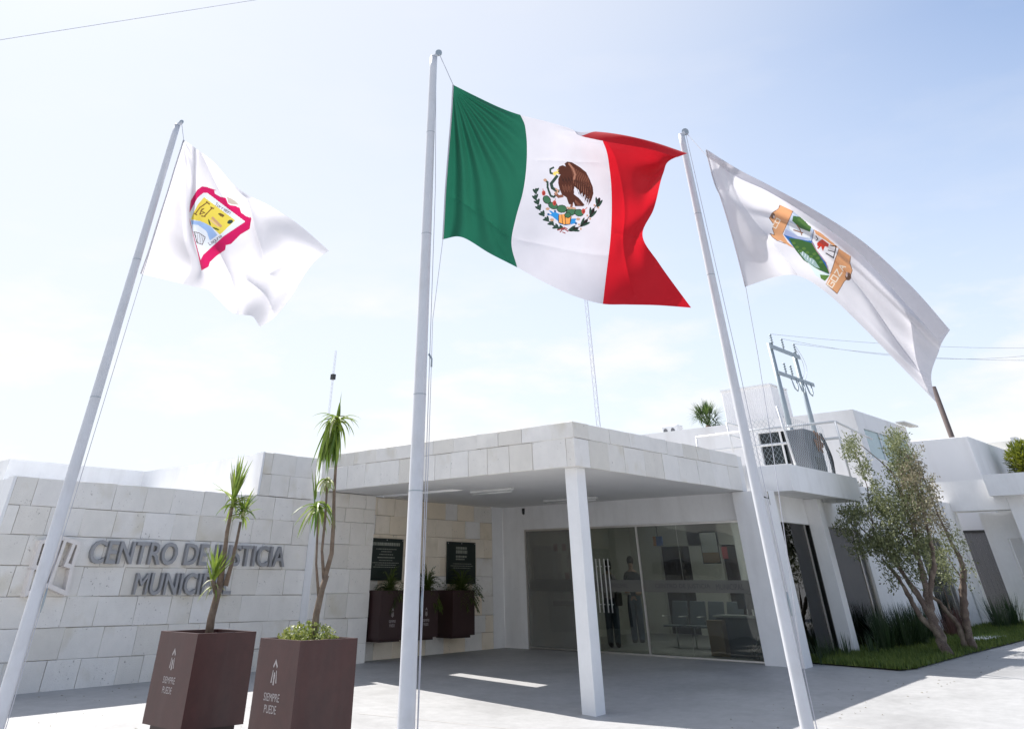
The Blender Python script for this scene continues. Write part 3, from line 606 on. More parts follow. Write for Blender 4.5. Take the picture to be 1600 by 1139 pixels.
# emblem
LG = thing('wall_emblem', 'raised pale emblem of two mirrored angular hooks left of the lettering', 'emblem', (7.3, 17.8, 1.8))
def zp(p): q = ony(20+p[0]/3.636, 820+p[1]/3.636, 17.8); return Vector((q[0], 17.8, q[2]))
strokes = [[(262, 72), (368, 106), (327, 238), (291, 226), (334, 120)], [(287, 92), (205, 322)], [(318, 262), (292, 388), (188, 342)],
           [(262, 72), (150, 98), (108, 236), (142, 248), (184, 118)], [(256, 88), (172, 322)], [(98, 262), (62, 392), (188, 342)]]
kk = 0
for s in strokes:
    m = MB()
    P = [zp(p) for p in s]
    for a, b in zip(P[:-1], P[1:]):
        d = (b-a).normalized(); a2 = a-d*.03; b2 = b+d*.03; n_ = Vector((-d.z, 0, d.x))*.03
        kk += 1
        vs_ = [(a2+n_), (b2+n_), (b2-n_), (a2-n_)]; m.add([(v.x, 17.72-.0025*kk, v.z) for v in vs_]+[(v.x, 17.87+.0003*kk, v.z) for v in vs_], [(0, 1, 2, 3), (7, 6, 5, 4), (0, 4, 5, 1), (1, 5, 6, 2), (2, 6, 7, 3), (3, 7, 4, 0)])
    m.build('emblem_bar', M['emblem'], LG)

# ================================================================== PLAQUES
def plaque(x0, x1, z0, z1, label, lines):
    t = thing('plaque', label, 'plaque', ((x0+x1)/2, 17.86, z0), 'dark plaques on the warm stone wall')
    box('panel', M['plaque'], t, x0, x1, 17.80, 17.83, z0, z1, bevel=.003)
    m = MB(); rng = random.Random(int(x0*100)); w = x1-x0; h = z1-z0
    for (fz, a, b, th) in lines:
        xx = x0+a*w
        while xx < x0+b*w:
            l_ = rng.uniform(.02, .07); m.box(xx, min(xx+l_, x0+b*w), 17.797, 17.7995, z1-fz*h-th, z1-fz*h); xx += l_+.015
    m.build('engraving', M['plaque_txt'], t)
    for x in (x0+.03, (x0+x1)/2, x1-.03):
        m = MB(); m.sphere((x, 17.798, z1-.03), .012, 8); m.build('screw', M['chrome'], t)
plaque(15.13, 16.27, 1.63, 2.42, 'dark engraved plaque on the stone wall nearer the left pier', [(.1, .1, .9, .06), (.25, .2, .8, .015), (.31, .35, .65, .015), (.38, .3, .7, .015), (.45, .25, .75, .02), (.52, .3, .7, .012), (.58, .12, .88, .012), (.63, .2, .8, .012), (.68, .15, .85, .012)])
plaque(17.87, 18.98, 1.57, 2.42, 'dark engraved plaque on the stone wall nearer the white wall', [(.12, .3, .68, .05), (.2, .3, .7, .07), (.33, .3, .68, .04), (.4, .3, .6, .03), (.52, .2, .85, .012), (.57, .12, .9, .012), (.62, .2, .8, .012)])

# ================================================================== PLANTERS
def stencil(parent, face, P, w, h):
    """emblem and words SIEMPRE PUEDE; P(s,z) maps to the face"""
    for txt, zc_, hh, ww in (('SIEMPRE', .30, .075, .50), ('PUEDE', .19, .075, .38)):
        me = text_mesh(txt, 1, 0, .0); xs = [v.co.x for v in me.vertices]; ys_ = [v.co.y for v in me.vertices]
        put_mesh(me, 'stencil_lettering', M['stencil'], parent, lambda a, b, c: P((a-min(xs))/(max(xs)-min(xs))*ww*w-ww*w/2, (zc_+(b-min(ys_))/(max(ys_)-min(ys_))*hh)*h))
    m = MB()
    for pts in ([(-.09, .50), (-.06, .50), (-.04, .62), (-.06, .62)], [(.06, .50), (.09, .50), (.06, .62), (.04, .62)], [(-.07, .66), (0, .73), (.07, .66), (.05, .64), (0, .69), (-.05, .64)], [(-.02, .48), (.02, .48), (.02, .60), (-.02, .60)]):
        m.add([P(a*w*1.05, b*h-.03*h) for a, b in pts], [tuple(range(len(pts)))])
    m.build('stencil_emblem', M['stencil'], parent)
def planter(x0, x1, y0, y1, zb, zt, label, dots):
    t = thing('square_planter', label, 'planter', ((x0+x1)/2, (y0+y1)/2, gz(x0, y0)), 'tall brown steel planters by the flagpoles')
    th = .045; m = MB()
    m.box(x0, x1, y0, y0+th, zb, zt); m.box(x0, x1, y1-th, y1, zb, zt); m.box(x0, x0+th, y0+th, y1-th, zb, zt); m.box(x1-th, x1, y0+th, y1-th, zb, zt); m.box(x0+th, x1-th, y0+th, y1-th, zb, zb+.05)
    m.build('shell', M['corten'], t)
    box('soil', M['soil'], t, x0+th, x1-th, y0+th, y1-th, zt-.3, zt-.10)
    box('plinth', M['corten_dark'], t, x0+.08, x1-.08, y0+.08, y1-.08, gz(x0, y0)-.03, zb)
    yc = (y0+y1)/2+.02; h = zt-zb
    stencil(t, 0, lambda s, z: (x0-.0025, yc-s, zb+.02+z*.95+(.12 if zb > .1 else 0)), .62, h)
    return t
ZT = 1.08
planter(7.13, 8.05, 11.77, 12.75, .20, ZT, 'brown steel planter nearest the stone wall, holding a short three headed yucca', 1)
planter(7.2, 8.08, 9.6, 10.42, .16, ZT, 'brown steel planter nearest the middle flagpole, with a tall yucca over leafy ground cover', 1)
# wall planters
def wall_planter():
    t = thing('wall_planter', 'dark brown wall planter with white printed emblem below the left plaque', 'planter', (15.5, 17.55, .6), 'dark planters along the warm stone wall')
    m = MB(); x0, x1, y0, y1, zb, zt = 15.10, 15.9, 17.22, 17.86, .62, 1.45; th = .03
    m.box(x0, x1, y0, y0+th, zb, zt); m.box(x0, x1, y1-th, y1, zb, zt); m.box(x0, x0+th, y0+th, y1-th, zb, zt); m.box(x1-th, x1, y0+th, y1-th, zb, zt); m.box(x0+th, x1-th, y0+th, y1-th, zb, zb+.04)
    m.build('shell', M['corten_dark'], t); box('soil', M['soil'], t, x0+th, x1-th, y0+th, y1-th, zt-.2, zt-.07)
    box('bracket', M['corten_dark'], t, x0+.05, x1-.08, y0+.08, y1, zb-.05, zb)
    stencil(t, 0, lambda s, z: ((x0+x1)/2+s, y0-.0025, zb+z*.8+.08), .42, .8)
    return t
wp = wall_planter()
c = copy_tree(wp, (1.10, 0, .0)); c['label'] = 'dark brown wall planter with white printed emblem behind the middle flagpole'
c = copy_tree(wp, (2.42, 0, .0)); c['label'] = 'dark brown wall planter below the right plaque, its front plain'
for k in [o for o in bpy.data.objects if o.parent == c and o.name.startswith('stencil')]: bpy.data.objects.remove(k)

# ---------------------------------------------------------------- plants
def leaf_blade(m, base, d, L, w, droop, nseg=6, fold=.25, mi=0):
    d = Vector(d).normalized(); side = d.cross(Vector((0, 0, 1)))
    if side.length < .05: side = Vector((random.uniform(-1, 1), random.uniform(-1, 1), 0))
    side.normalize(); p = Vector(base); vs_ = []; fs = []
    for i in range(nseg+1):
        s = i/nseg; ww = w*(min(1, s*5+.45))*(1-s**2.2)+.0008
        nrm = side.cross(d).normalized()
        vs_ += [p+side*ww/2+nrm*ww*fold, p-nrm*0, p-side*ww/2+nrm*ww*fold]
        p = p+d*(L/nseg); d = (d+Vector((0, 0, -droop/nseg))).normalized()
    for i in range(nseg):
        a = i*3; fs += [(a, a+1, a+4, a+3), (a+1, a+2, a+5, a+4)]
    m.add(vs_, fs, mi)
def yucca_head(m, c, n, L, w, rng, spread=(.15, 1.5), droop=.5, pale=.12):
    for k in range(n):
        az = rng.uniform(0, 2*math.pi); el = rng.uniform(*spread)
        d = (math.sin(el)*math.cos(az), math.sin(el)*math.sin(az), math.cos(el))
        leaf_blade(m, (c[0]+rng.uniform(-.01, .01), c[1]+rng.uniform(-.01, .01), c[2]+rng.uniform(-.05, .05)), d, L*rng.uniform(.7, 1.15), w*rng.uniform(.8, 1.2), droop*(.3+el)*rng.uniform(.5, 1.4), mi=1 if rng.random() < pale else 0)
rng = random.Random(21)
def yucca(label, ctr, trunks, heads):
    t = thing('yucca_plant', label, 'plant', ctr, 'yuccas in the brown planters')
    m = MB()
    for pts, rd in trunks: m.tube([onv(u, v, ctr)+np.array([0, 0, 0]) for u, v in pts], rd, 9)
    m.build('trunk', M['bark'], t, True)
    for (u, v, n, L, w, sp, dr, pale) in heads:
        m = MB(); yucca_head(m, onv(u, v, ctr), n, L, w, rng, sp, dr, pale); m.build('leaf_head', [M['yucca'], M['yucca_dry']], t, False)
c1 = (7.6, 12.27, ZT-.1)
yucca('short yucca with three leafy heads in the planter nearest the stone wall', c1,
      [([(325, 1000), (330, 965), (338, 935), (346, 908)], [.062, .055, .05, .045]),
       ([(343, 915), (350, 872), (355, 830), (362, 795), (366, 775)], [.05, .034, .03, .026, .022]),
       ([(352, 915), (362, 880), (370, 845), (376, 815)], [.04, .028, .022, .02]),
       ([(338, 925), (334, 912), (333, 905)], [.04, .03, .03])],
      [(364, 782, 34, .50, .05, (.05, .55), .25, .05), (364, 788, 30, .42, .045, (.8, 1.7), .7, .12), (379, 806, 34, .32, .045, (.1, 1.7), .6, .12), (333, 908, 30, .38, .045, (.05, .75), .3, .05), (333, 914, 10, .26, .035, (1.2, 2.0), .8, .5)])
c2 = (7.64, 10.0, ZT-.1)
yucca('tall yucca with three stems and drooping tops in the planter nearest the middle flagpole', c2,
      [([(489, 1010), (494, 960), (503, 920), (510, 898)], [.05, .044, .04, .038]),
       ([(508, 900), (518, 865), (521, 820), (522, 770), (525, 720), (526, 670)], [.034, .03, .027, .022, .02, .016]),
       ([(506, 905), (503, 860), (508, 810), (511, 760)], [.024, .018, .017, .015]),
       ([(498, 935), (494, 880), (496, 830), (496, 795)], [.02, .015, .014, .014])],
      [(526, 660, 34, .36, .042, (.9, 2.0), 1.5, .12), (528, 662, 4, .34, .06, (.0, .06), .03, .0), (527, 668, 30, .46, .055, (2.75, 3.1), .3, .02), (514, 665, 28, .56, .055, (2.65, 3.1), .25, .04), (511, 752, 14, .22, .05, (1.2, 2.4), 1., .6), (495, 792, 26, .42, .045, (1.0, 2.3), .8, .3), (491, 785, 5, .36, .045, (.0, .25), .1, .0)])
def leaf_cloud(m, c, rad, n, size, rng, asp=2.2, flat=0):
    for k in range(n):
        d = Vector((rng.gauss(0, 1), rng.gauss(0, 1), rng.gauss(0, 1))); r_ = rng.random()**.45; d.normalize()
        p = Vector((c[0]+d.x*r_*rad[0], c[1]+d.y*r_*rad[1], c[2]+d.z*r_*rad[2]))
        a = Vector((rng.gauss(0, 1), rng.gauss(0, 1), rng.gauss(0, 1))).normalized(); b = a.orthogonal().normalized()
        b = Matrix.Rotation(rng.uniform(0, 6.28), 3, a) @ b; s = size*rng.uniform(.6, 1.3)
        m.add([p-a*s*asp/2, p+b*s*.5, p+a*s*asp/2, p-b*s*.5], [(0, 1, 2, 3)])
m = MB(); leaf_cloud(m, (7.62, 10.02, ZT-.02), (.40, .36, .17), 1500, .028, rng, 1.6)
tag(m.build('ground_cover_plant', M['cover']), 'low mound of yellow green leaves round the tall yucca', 'plant')
for (u, v, sx_, lab) in ((609, 912, 1., 'spiky green fern in the left wall planter'), (668, 915, 1.1, 'spiky green fern in the wall planter behind the flagpole'), (722, 912, 1.5, 'wide spreading green fern in the right wall planter')):
    q = ony(u, v, 17.5); m = MB()
    for k in range(int(80*sx_)):
        az = rng.uniform(0, 6.28); el = rng.uniform(.1, 1.6); d = Vector((math.sin(el)*math.cos(az)*sx_, math.sin(el)*math.sin(az), math.cos(el))); p = Vector((q[0], q[1], 1.40)); L = rng.uniform(.3, .52)*sx_**.5
        for s in range(9):
            p = p+d.normalized()*L/9; d.z -= .2*(.5+el*.6)
            for sg in (1, -1): leaf_blade(m, p, Vector((d.y*sg, -d.x*sg, .15))+d*.7, .10, .026, .3, 2)
    tag(m.build('fern', M['fern']), lab, 'plant', 'ferns in the wall planters')

# olive trees
def olive(label, base, limbs, clouds, twigs, seed):
    rng = random.Random(seed); t = thing('olive_tree', label, 'tree', (base[0], base[1], gz(base[0], base[1])), 'olive trees on the lawn')
    m = MB()
    for pts, rd in limbs:
        P = []
        for i, q in enumerate(pts):
            dz = q[2] if len(q) > 2 else 0; c_ = (base[0]*(1+dz), base[1]*(1+dz)); P.append(onv(q[0], q[1], c_))
        # refine with wobble
        Q = []; RR = []
        for i in range(len(P)-1):
            for s in range(4):
                f = s/4; Q.append(P[i]*(1-f)+P[i+1]*f+np.array([rng.uniform(-1, 1), rng.uniform(-1, 1), 0])*rd[i]*.22); RR.append((rd[i]*(1-f)+rd[i+1]*f)*rng.uniform(.68, .92))
        Q.append(P[-1]); RR.append(rd[-1]); m.tube(Q, RR, 9)
    m.build('trunk', M['bark2'], t, True)
    m = MB(); tw = MB()
    for (u, v, ru, rv, n, mi, dz) in clouds:
        for k in range(int(n*1.15)):
            a = rng.gauss(0, .5); b = rng.gauss(0, .5)
            if abs(a) > 1 or abs(b) > 1.1: continue
            uu, vv = u+a*ru, v+b*rv; dd = dz+rng.gauss(0, .018); p = Vector(onv(uu, vv, (base[0]*(1+dd), base[1]*(1+dd))))
            # a twig with a few leaves
            d = Vector((rng.gauss(0, 1), rng.gauss(0, 1), rng.gauss(.3, 1))).normalized()
            for q in range(4):
                pp = p+d*.045*q; a_ = (d*.6+Vector((rng.gauss(0, 1), rng.gauss(0, 1), rng.gauss(0, 1)))*.5).normalized(); b_ = a_.orthogonal(); b_ = Matrix.Rotation(rng.uniform(0, 6.28), 3, a_) @ b_
                s = rng.uniform(.05, .085); m.add([pp, pp+a_*s*.5+b_*s*.16, pp+a_*s, pp+a_*s*.5-b_*s*.16], [(0, 1, 2, 3)], mi)
    m.build('foliage', [M['olive'], M['olive_dry']], t)
    for pts in twigs: tw.tube([onv(u, v, base) for u, v in pts], [.02*(1-.8*i/len(pts)) for i in range(len(pts))], 5)
    if twigs: tw.build('branches', M['bark2'], t, True)
tA = (24.0, 7.9)
olive('olive tree with a thick leaning trunk nearest the glazed bay', tA,
      [([(1483, 1024), (1470, 995), (1457, 968), (1451, 940), (1444, 905), (1438, 880), (1434, 862)], [.17, .14, .125, .11, .08, .065, .05]),
       ([(1452, 958), (1452, 930), (1455, 905), (1460, 885), (1457, 858), (1450, 830), (1440, 790), (1430, 750), (1418, 710)], [.09, .075, .07, .065, .06, .045, .035, .025, .015]),
       ([(1455, 965), (1437, 935), (1420, 910), (1400, 880), (1385, 862), (1372, 845)], [.1, .07, .06, .055, .045, .035]),
       ([(1448, 945), (1430, 920), (1412, 900), (1404, 880)], [.06, .05, .045, .035]),
       ([(1462, 985), (1440, 965), (1425, 940), (1412, 915), (1398, 895), (1378, 872)], [.09, .08, .07, .06, .045, .03]),
       ([(1434, 862), (1425, 820), (1410, 780), (1396, 740), (1375, 720), (1345, 695)], [.05, .04, .03, .022, .016, .01]),
       ([(1372, 845), (1358, 838), (1346, 825), (1330, 805)], [.035, .025, .018, .01]),
       ([(1438, 880), (1415, 840), (1395, 815), (1370, 800)], [.05, .035, .022, .012])],
      [(1330, 700, 15, 20, 170, 0, 0), (1350, 730, 12, 22, 110, 0, 0), (1368, 765, 14, 26, 120, 0, 0), (1400, 690, 18, 20, 230, 0, 0), (1408, 725, 28, 30, 420, 0, .01), (1425, 745, 24, 40, 480, 1, .0), (1418, 790, 34, 40, 560, 0, 0), (1440, 800, 26, 40, 420, 1, 0),
       (1390, 800, 34, 30, 330, 0, 0), (1335, 803, 26, 12, 260, 0, 0), (1325, 826, 22, 14, 140, 0, 0), (1385, 840, 34, 26, 430, 0, 0), (1400, 870, 30, 22, 340, 0, 0), (1370, 850, 26, 18, 200, 0, 0), (1435, 850, 26, 30, 330, 0, 0), (1375, 790, 30, 20, 170, 0, 0), (1430, 900, 20, 16, 70, 0, 0), (1345, 855, 24, 16, 130, 0, 0), (1395, 905, 14, 20, 50, 0, 0)],
      [[(1434, 862), (1428, 800), (1412, 740), (1405, 690)], [(1404, 880), (1390, 850), (1352, 800)], [(1385, 862), (1365, 830), (1355, 760), (1335, 700)], [(1425, 820), (1440, 770), (1435, 720)]], 3)
tB = (25.8, 7.95)
olive('olive tree with a twin trunk and thin upright crown nearest the gateway', tB,
      [([(1521, 1016), (1512, 985), (1506, 955), (1504, 925), (1506, 900), (1504, 880), (1495, 862)], [.13, .11, .11, .105, .1, .085, .06]),
       ([(1510, 1012), (1502, 985), (1490, 967), (1478, 955), (1470, 942), (1456, 932)], [.1, .085, .075, .07, .06, .045]),
       ([(1500, 872), (1488, 850), (1474, 822), (1460, 790), (1448, 760), (1436, 725)], [.055, .04, .035, .03, .022, .012]),
       ([(1496, 868), (1480, 830), (1462, 800)], [.04, .03, .02])],
      [(1470, 815, 16, 30, 90, 1, 0), (1482, 850, 16, 24, 90, 0, 0), (1500, 850, 16, 22, 40, 0, 0), (1478, 905, 24, 22, 90, 0, 0), (1465, 880, 22, 22, 150, 0, 0), (1510, 895, 20, 24, 40, 0, 0), (1455, 770, 14, 30, 130, 1, 0)],
      [[(1504, 905), (1490, 885), (1478, 865)], [(1488, 967), (1478, 930), (1468, 905)]], 4)
# lawn
def gp(u, v):
    z = .3
    for _ in range(30): p = pz(u, v, z); z = .5*z+.5*gz(p[0], p[1])
    return p
LE = [gp(*q) for q in ((1412, 1048), (1432, 1046), (1515, 1023), (1570, 1009), (1605, 1000))]
LX = [p[0] for p in LE]; LY = [p[1] for p in LE]; LX0 = LX[0]
def lawn_y0(x): return float(np.interp(x, LX, LY))
# finer sheet so that it follows the slope
m = MB(); nx, ny = 36, 6
vv = []
for j in range(ny+1):
    for i in range(nx+1):
        x = LX0+(38-LX0)*i/nx; y0 = lawn_y0(x)+.03; y1 = 9.89; y = y0+(y1-y0)*j/ny; vv.append((x, y, gz(x, y)+.025))
m.add(vv, [(j*(nx+1)+i, j*(nx+1)+i+1, (j+1)*(nx+1)+i+1, (j+1)*(nx+1)+i) for j in range(ny) for i in range(nx)])
tag(m.build('lawn_bed', M['lawn_soil'], None, True), kind='structure')
m = MB(); rng = random.Random(9)
for k in range(26000):
    x = LX0-.04+18*rng.random()**1.35; y = lawn_y0(x)+.03*math.sin(x*23)+rng.random()*2.4
    if y > 9.88: continue
    h = rng.uniform(.05, .13); a = rng.uniform(0, 6.28); b = a+1.57; w = rng.uniform(.006, .012)*1.6; lx, ly = rng.uniform(-.05, .05), rng.uniform(-.05, .05); z = gz(x, y)+.02
    m.add([(x-w*math.cos(a), y-w*math.sin(a), z), (x+w*math.cos(a), y+w*math.sin(a), z), (x+lx, y+ly, z+h)], [(0, 1, 2)])
tag(m.build('lawn_grass', M['lawn']), 'strip of mown green grass in front of the glazed bays', 'grass', kind='stuff')
m = MB(); rngf = random.Random(31)
for k in range(170):
    x = rngf.choice([rngf.uniform(19, 32), rngf.uniform(6.6, 9.5), rngf.uniform(13, 20)]); y = rngf.uniform(6.3, 8.2) if x > 13 else rngf.uniform(8.8, 17.5)
    z = gz(x, y)+.006; a = rngf.uniform(0, 6.28); L = rngf.uniform(.012, .03); c_, s__ = math.cos(a)*L, math.sin(a)*L
    m.add([(x-c_, y-s__, z), (x+s__*.4, y-c_*.4, z+.008), (x+c_, y+s__, z+.002), (x-s__*.4, y+c_*.4, z+.004)], [(0, 1, 2, 3)])
tag(m.build('fallen_leaves', M['olive_dry']), 'scattered dry leaves on the pavement', 'leaves', kind='stuff')
def tuft(x, y, n, h, mat, label, rng, sp=.28):
    m = MB(); z = gz(x, y)
    for k in range(n):
        az = rng.uniform(0, 6.28); el = abs(rng.gauss(0, .28)); r_ = rng.random()*sp
        leaf_blade(m, (x+r_*math.cos(az), y+r_*math.sin(az)*.6, z), (math.sin(el)*math.cos(az), math.sin(el)*math.sin(az), math.cos(el)), h*rng.uniform(.6, 1.2), .018, .25+el, 4, .1)
    tag(m.build('sword_grass_clump', mat), label, 'plant', 'clumps of dark sword shaped grass along the glazed front')
tl = [(20.9, 9.45, 'against the second glazed bay'), (21.6, 9.6, 'below the second glazed bay'), (22.3, 9.5, 'right of the first pillar'), (23.1, 9.2, 'in front of the second pillar'), (24.0, 9.2, 'left under the third glazed bay'), (24.5, 9.35, 'under the third glazed bay'), (25.0, 9.1, 'thick under the third glazed bay'), (25.5, 9.3, 'right under the third glazed bay'), (26.0, 9.1, 'behind the thick olive trunk'), (26.6, 9.3, 'behind the twin olive trunk'), (27.6, 9.4, 'beside the olive trunks against the white wall')]
for (x, y, l_) in tl: tuft(x, y, 190 if x > 23.8 else 34, .74 if x > 23.8 else .42, M['blade'], 'clump of dark sword grass '+l_, rng)
for (x, y, l_) in ((29.2, 9.3, 'reddish clump of sword grass against the white wall'), (30.4, 9.4, 'second reddish clump of sword grass further along the wall')): tuft(x, y, 110, .6, M['blade_red'], l_, rng, .4)
for (x, y, l_) in ((33.2, 9.1, 'green clump of sword grass left of the gateway'), (34.4, 9.0, 'green clump of sword grass at the gateway jamb'), (34.0, 7.75, 'tall green clump of sword grass at the right edge of the photo'), (34.6, 7.9, 'green clump of sword grass in front of the gateway column')): tuft(x, y, 150, .75, M['blade'], l_, rng, .4)
q = pz(1545, 999, .5)
m = MB(); m.box(q[0]-1.2, q[0]+1.0, q[1]-.25, q[1]+.25, gz(q[0], q[1])-.02, gz(q[0], q[1])+.07)
tag(m.build('stone_slab', M['white'], None, bevel=.02), 'pale flat slab lying in the grass right of the olive trees', 'slab')
# palm and shrub
def palm(ctr, label, n, L, seed, droop=1.1, mat='palm', fan=9, name='palm_tree'):
    rng = random.Random(seed); t = thing(name, label, 'tree', (ctr[0], ctr[1], 0)); m = MB(); m.tube([(ctr[0], ctr[1], 0), ctr], .22, 10); m.build('trunk', M['bark'], t, True)
    m = MB()
    for k in range(n):
        az = rng.uniform(0, 6.28); el = rng.uniform(.1, 2.0); d = Vector((math.sin(el)*math.cos(az), math.sin(el)*math.sin(az), math.cos(el))); p = Vector(ctr); q = p+d*L*.5
        m.tube([p, q], .02, 4)
        sd_ = d.orthogonal().normalized(); 
        for s in range(fan):
            a = (s/(fan-1)-.5)*2.2; dd = (d*math.cos(a)+sd_*math.sin(a)); leaf_blade(m, q, dd, L*.62*rng.uniform(.8, 1.1), .07, droop*rng.uniform(.4, 1), 4, .1)
    m.build('crown', M[mat], t)
q = onx(1106, 660, 62); palm((62, q[1], q[2]-.2), 'fan palm showing its crown above the white roof in the distance', 42, 1.7, 2)
q = onx(1594, 722, 41)
t = thing('leafy_shrub_tree', 'bushy yellow green tree at the right edge above the gateway roof', 'tree', (41, q[1], 0))
m = MB(); m.tube([(41, q[1], 0), (41, q[1], q[2])], .15, 8); m.build('trunk', M['bark'], t, True)
m = MB()
for k in range(2600):
    d = Vector((random.gauss(0, 1), random.gauss(0, 1), random.gauss(0, 1))).normalized()*random.random()**.4
    leaf_blade(m, (41+d.x*.75, q[1]-.25+d.y*.72, q[2]-.15+d.z*.78), d+Vector((random.gauss(0, .6), random.gauss(0, .6), .3)), .2, .07, .5, 2)
m.build('crown', M['shrub'], t)

# ================================================================== LATTICE TOWERS
def tower(label, u0, v0, u1, v1, dist, wpx):
    a = EYE+ray(u0, v0)*0; r0 = ray(u0, v0); r1 = ray(u1, v1); k0 = dist/math.hypot(r0[0], r0[1]); base = EYE+r0*k0; top = onv(u1, v1, base); top[0], top[1] = base[0], base[1]
    t = thing('radio_mast', label, 'mast', (base[0], base[1], 0)); w = wpx*dist/FL*1.2
    m = MB(); zs = np.linspace(0, top[2], int(top[2]/(w*1.3))+2); L = [(w/2, 0), (-w/4, w*.43), (-w/4, -w*.43)]
    for dx, dy in L: m.tube([(base[0]+dx, base[1]+dy, 0), (base[0]+dx*.7, base[1]+dy*.7, top[2])], w*.045, 4)
    for i, z in enumerate(zs[:-1]):
        for j in range(3):
            p, q = L[j], L[(j+1) % 3]; m.tube([(base[0]+p[0]*.85, base[1]+p[1]*.85, z), (base[0]+q[0]*.85, base[1]+q[1]*.85, zs[i+1])], w*.03, 3, False)
    m.build('lattice', M['tower'], t); return t, base, top
tt, b_, tp_ = tower('thin distant radio mast above the tall yucca', 513, 655, 525, 548, 110, 3)
m = MB(); q = onv(521, 589, b_); m.box(b_[0]-.25, b_[0]+.25, b_[1]-.25, b_[1]+.25, q[2]-.3, q[2]+.3); m.build('antenna_drum', M['dark'], tt)
tower('pale triangular radio mast behind the canopy, its top hidden by the national flag', 936, 665, 912, 455, 75, 6)

# ================================================================== FLAGPOLES AND FLAGS
def herm(xs, ys, x):
    """cubic through (xs, ys[k]) evaluated at x (arrays); ys (K,...)"""
    xs = np.array(xs, float); K = len(xs); d = np.zeros_like(ys)
    for i in range(K):
        if i == 0: d[i] = (ys[1]-ys[0])/(xs[1]-xs[0])
        elif i == K-1: d[i] = (ys[-1]-ys[-2])/(xs[-1]-xs[-2])
        else:
            h0, h1 = xs[i]-xs[i-1], xs[i+1]-xs[i]; s0 = (ys[i]-ys[i-1])/h0; s1 = (ys[i+1]-ys[i])/h1; d[i] = (s0*h1+s1*h0)/(h0+h1)
    idx = np.clip(np.searchsorted(xs, x, side='right')-1, 0, K-2); h = xs[idx+1]-xs[idx]; t = (x-xs[idx])/h
    sh = (len(x),)+(1,)*(ys.ndim-1); t = t.reshape(sh); h = h.reshape(sh)
    return ys[idx]*(2*t**3-3*t**2+1)+d[idx]*h*(t**3-2*t**2+t)+ys[idx+1]*(-2*t**3+3*t**2)+d[idx+1]*h*(t**3-t**2)
def flag_surface(us, vs_, grid, D0, wave):
    """grid[row][col] = (px,py,m); returns S(uarr,varr)->(nv,nu,3)"""
    G = np.array(grid, float)
    def S(ua, va):
        a = herm(vs_, G, np.asarray(va)); b = herm(us, a.transpose(1, 0, 2), np.asarray(ua)).transpose(1, 0, 2)
        UU, VV = np.meshgrid(ua, va); mm = b[..., 2]+wave(UU, VV)
        px, py = b[..., 0], b[..., 1]
        d = ((px-PX)/FL)[..., None]*RB - ((py-PY)/FL)[..., None]*UB + FB
        d = d/np.linalg.norm(d, axis=-1, keepdims=True)
        return EYE+d*(D0*mm)[..., None]
    return S
def ridge(U, V, a, b, w, A):
    ax, ay = a; bx, by = b; L2 = (bx-ax)**2+(by-ay)**2; t_ = np.clip(((U-ax)*(bx-ax)+(V-ay)*(by-ay))/L2, 0, 1); d = np.hypot(U-ax-t_*(bx-ax), V-ay-t_*(by-ay))
    return A*np.exp(-d/w)
def grid_mesh(name, P, mat, parent, cols=None, mask=None):
    nv, nu = P.shape[:2]; v = P.reshape(-1, 3); i = np.arange(nu-1); j = np.arange(nv-1); II, JJ = np.meshgrid(i, j)
    a = (JJ*nu+II); f = np.stack([a, a+1, a+nu+1, a+nu], -1)
    keep = np.ones(f.shape[:2], bool) if mask is None else mask
    f = f[keep]; me = bpy.data.meshes.new(name); used = np.unique(f); rem = -np.ones(len(v), int); rem[used] = np.arange(len(used))
    me.from_pydata(v[used].tolist(), [], rem[f].tolist()); me.materials.append(mat); me.polygons.foreach_set('use_smooth', [True]*len(me.polygons))
    if cols is not None:
        ca = me.color_attributes.new('print', 'FLOAT_COLOR', 'CORNER'); c = cols[keep]; c = np.concatenate([c, np.ones((len(c), 1))], 1); ca.data.foreach_set('color', np.repeat(c, 4, axis=0).ravel())
    me.update(); o = bpy.data.objects.new(name, me); C.objects.link(o)
    if parent: par(o, parent)
    return o
def paint(P, polys, bgc, off, sc):
    """colour of each cell of the patch: polys = [(colour, [(x,y)...])] in zoomed drawing coordinates"""
    cc = (P[:-1, :-1]+P[1:, :-1]+P[:-1, 1:]+P[1:, 1:])/4; w = cc-EYE; z = w@FB; u = PX+FL*(w@RB)/z; v = PY-FL*(w@UB)/z; x = (u-off[0])*sc; y = (v-off[1])*sc
    col = np.zeros(x.shape+(3,)); col[:] = bgc
    for c, pl in polys:
        pl = np.array(pl, float); ins = np.zeros(x.shape, bool); n = len(pl)
        bb = (x >= pl[:, 0].min()) & (x <= pl[:, 0].max()) & (y >= pl[:, 1].min()) & (y <= pl[:, 1].max())
        xx, yy = x[bb], y[bb]; r_ = np.zeros(xx.shape, bool)
        for k in range(n):
            x1, y1 = pl[k]; x2, y2 = pl[(k+1) % n]
            cnd = ((y1 > yy) != (y2 > yy)); 
            with np.errstate(divide='ignore', invalid='ignore'): xi = (x2-x1)*(yy-y1)/(y2-y1+1e-12)+x1
            r_ ^= cnd & (xx < xi)
        ins[bb] = r_; col[ins] = c
    return col
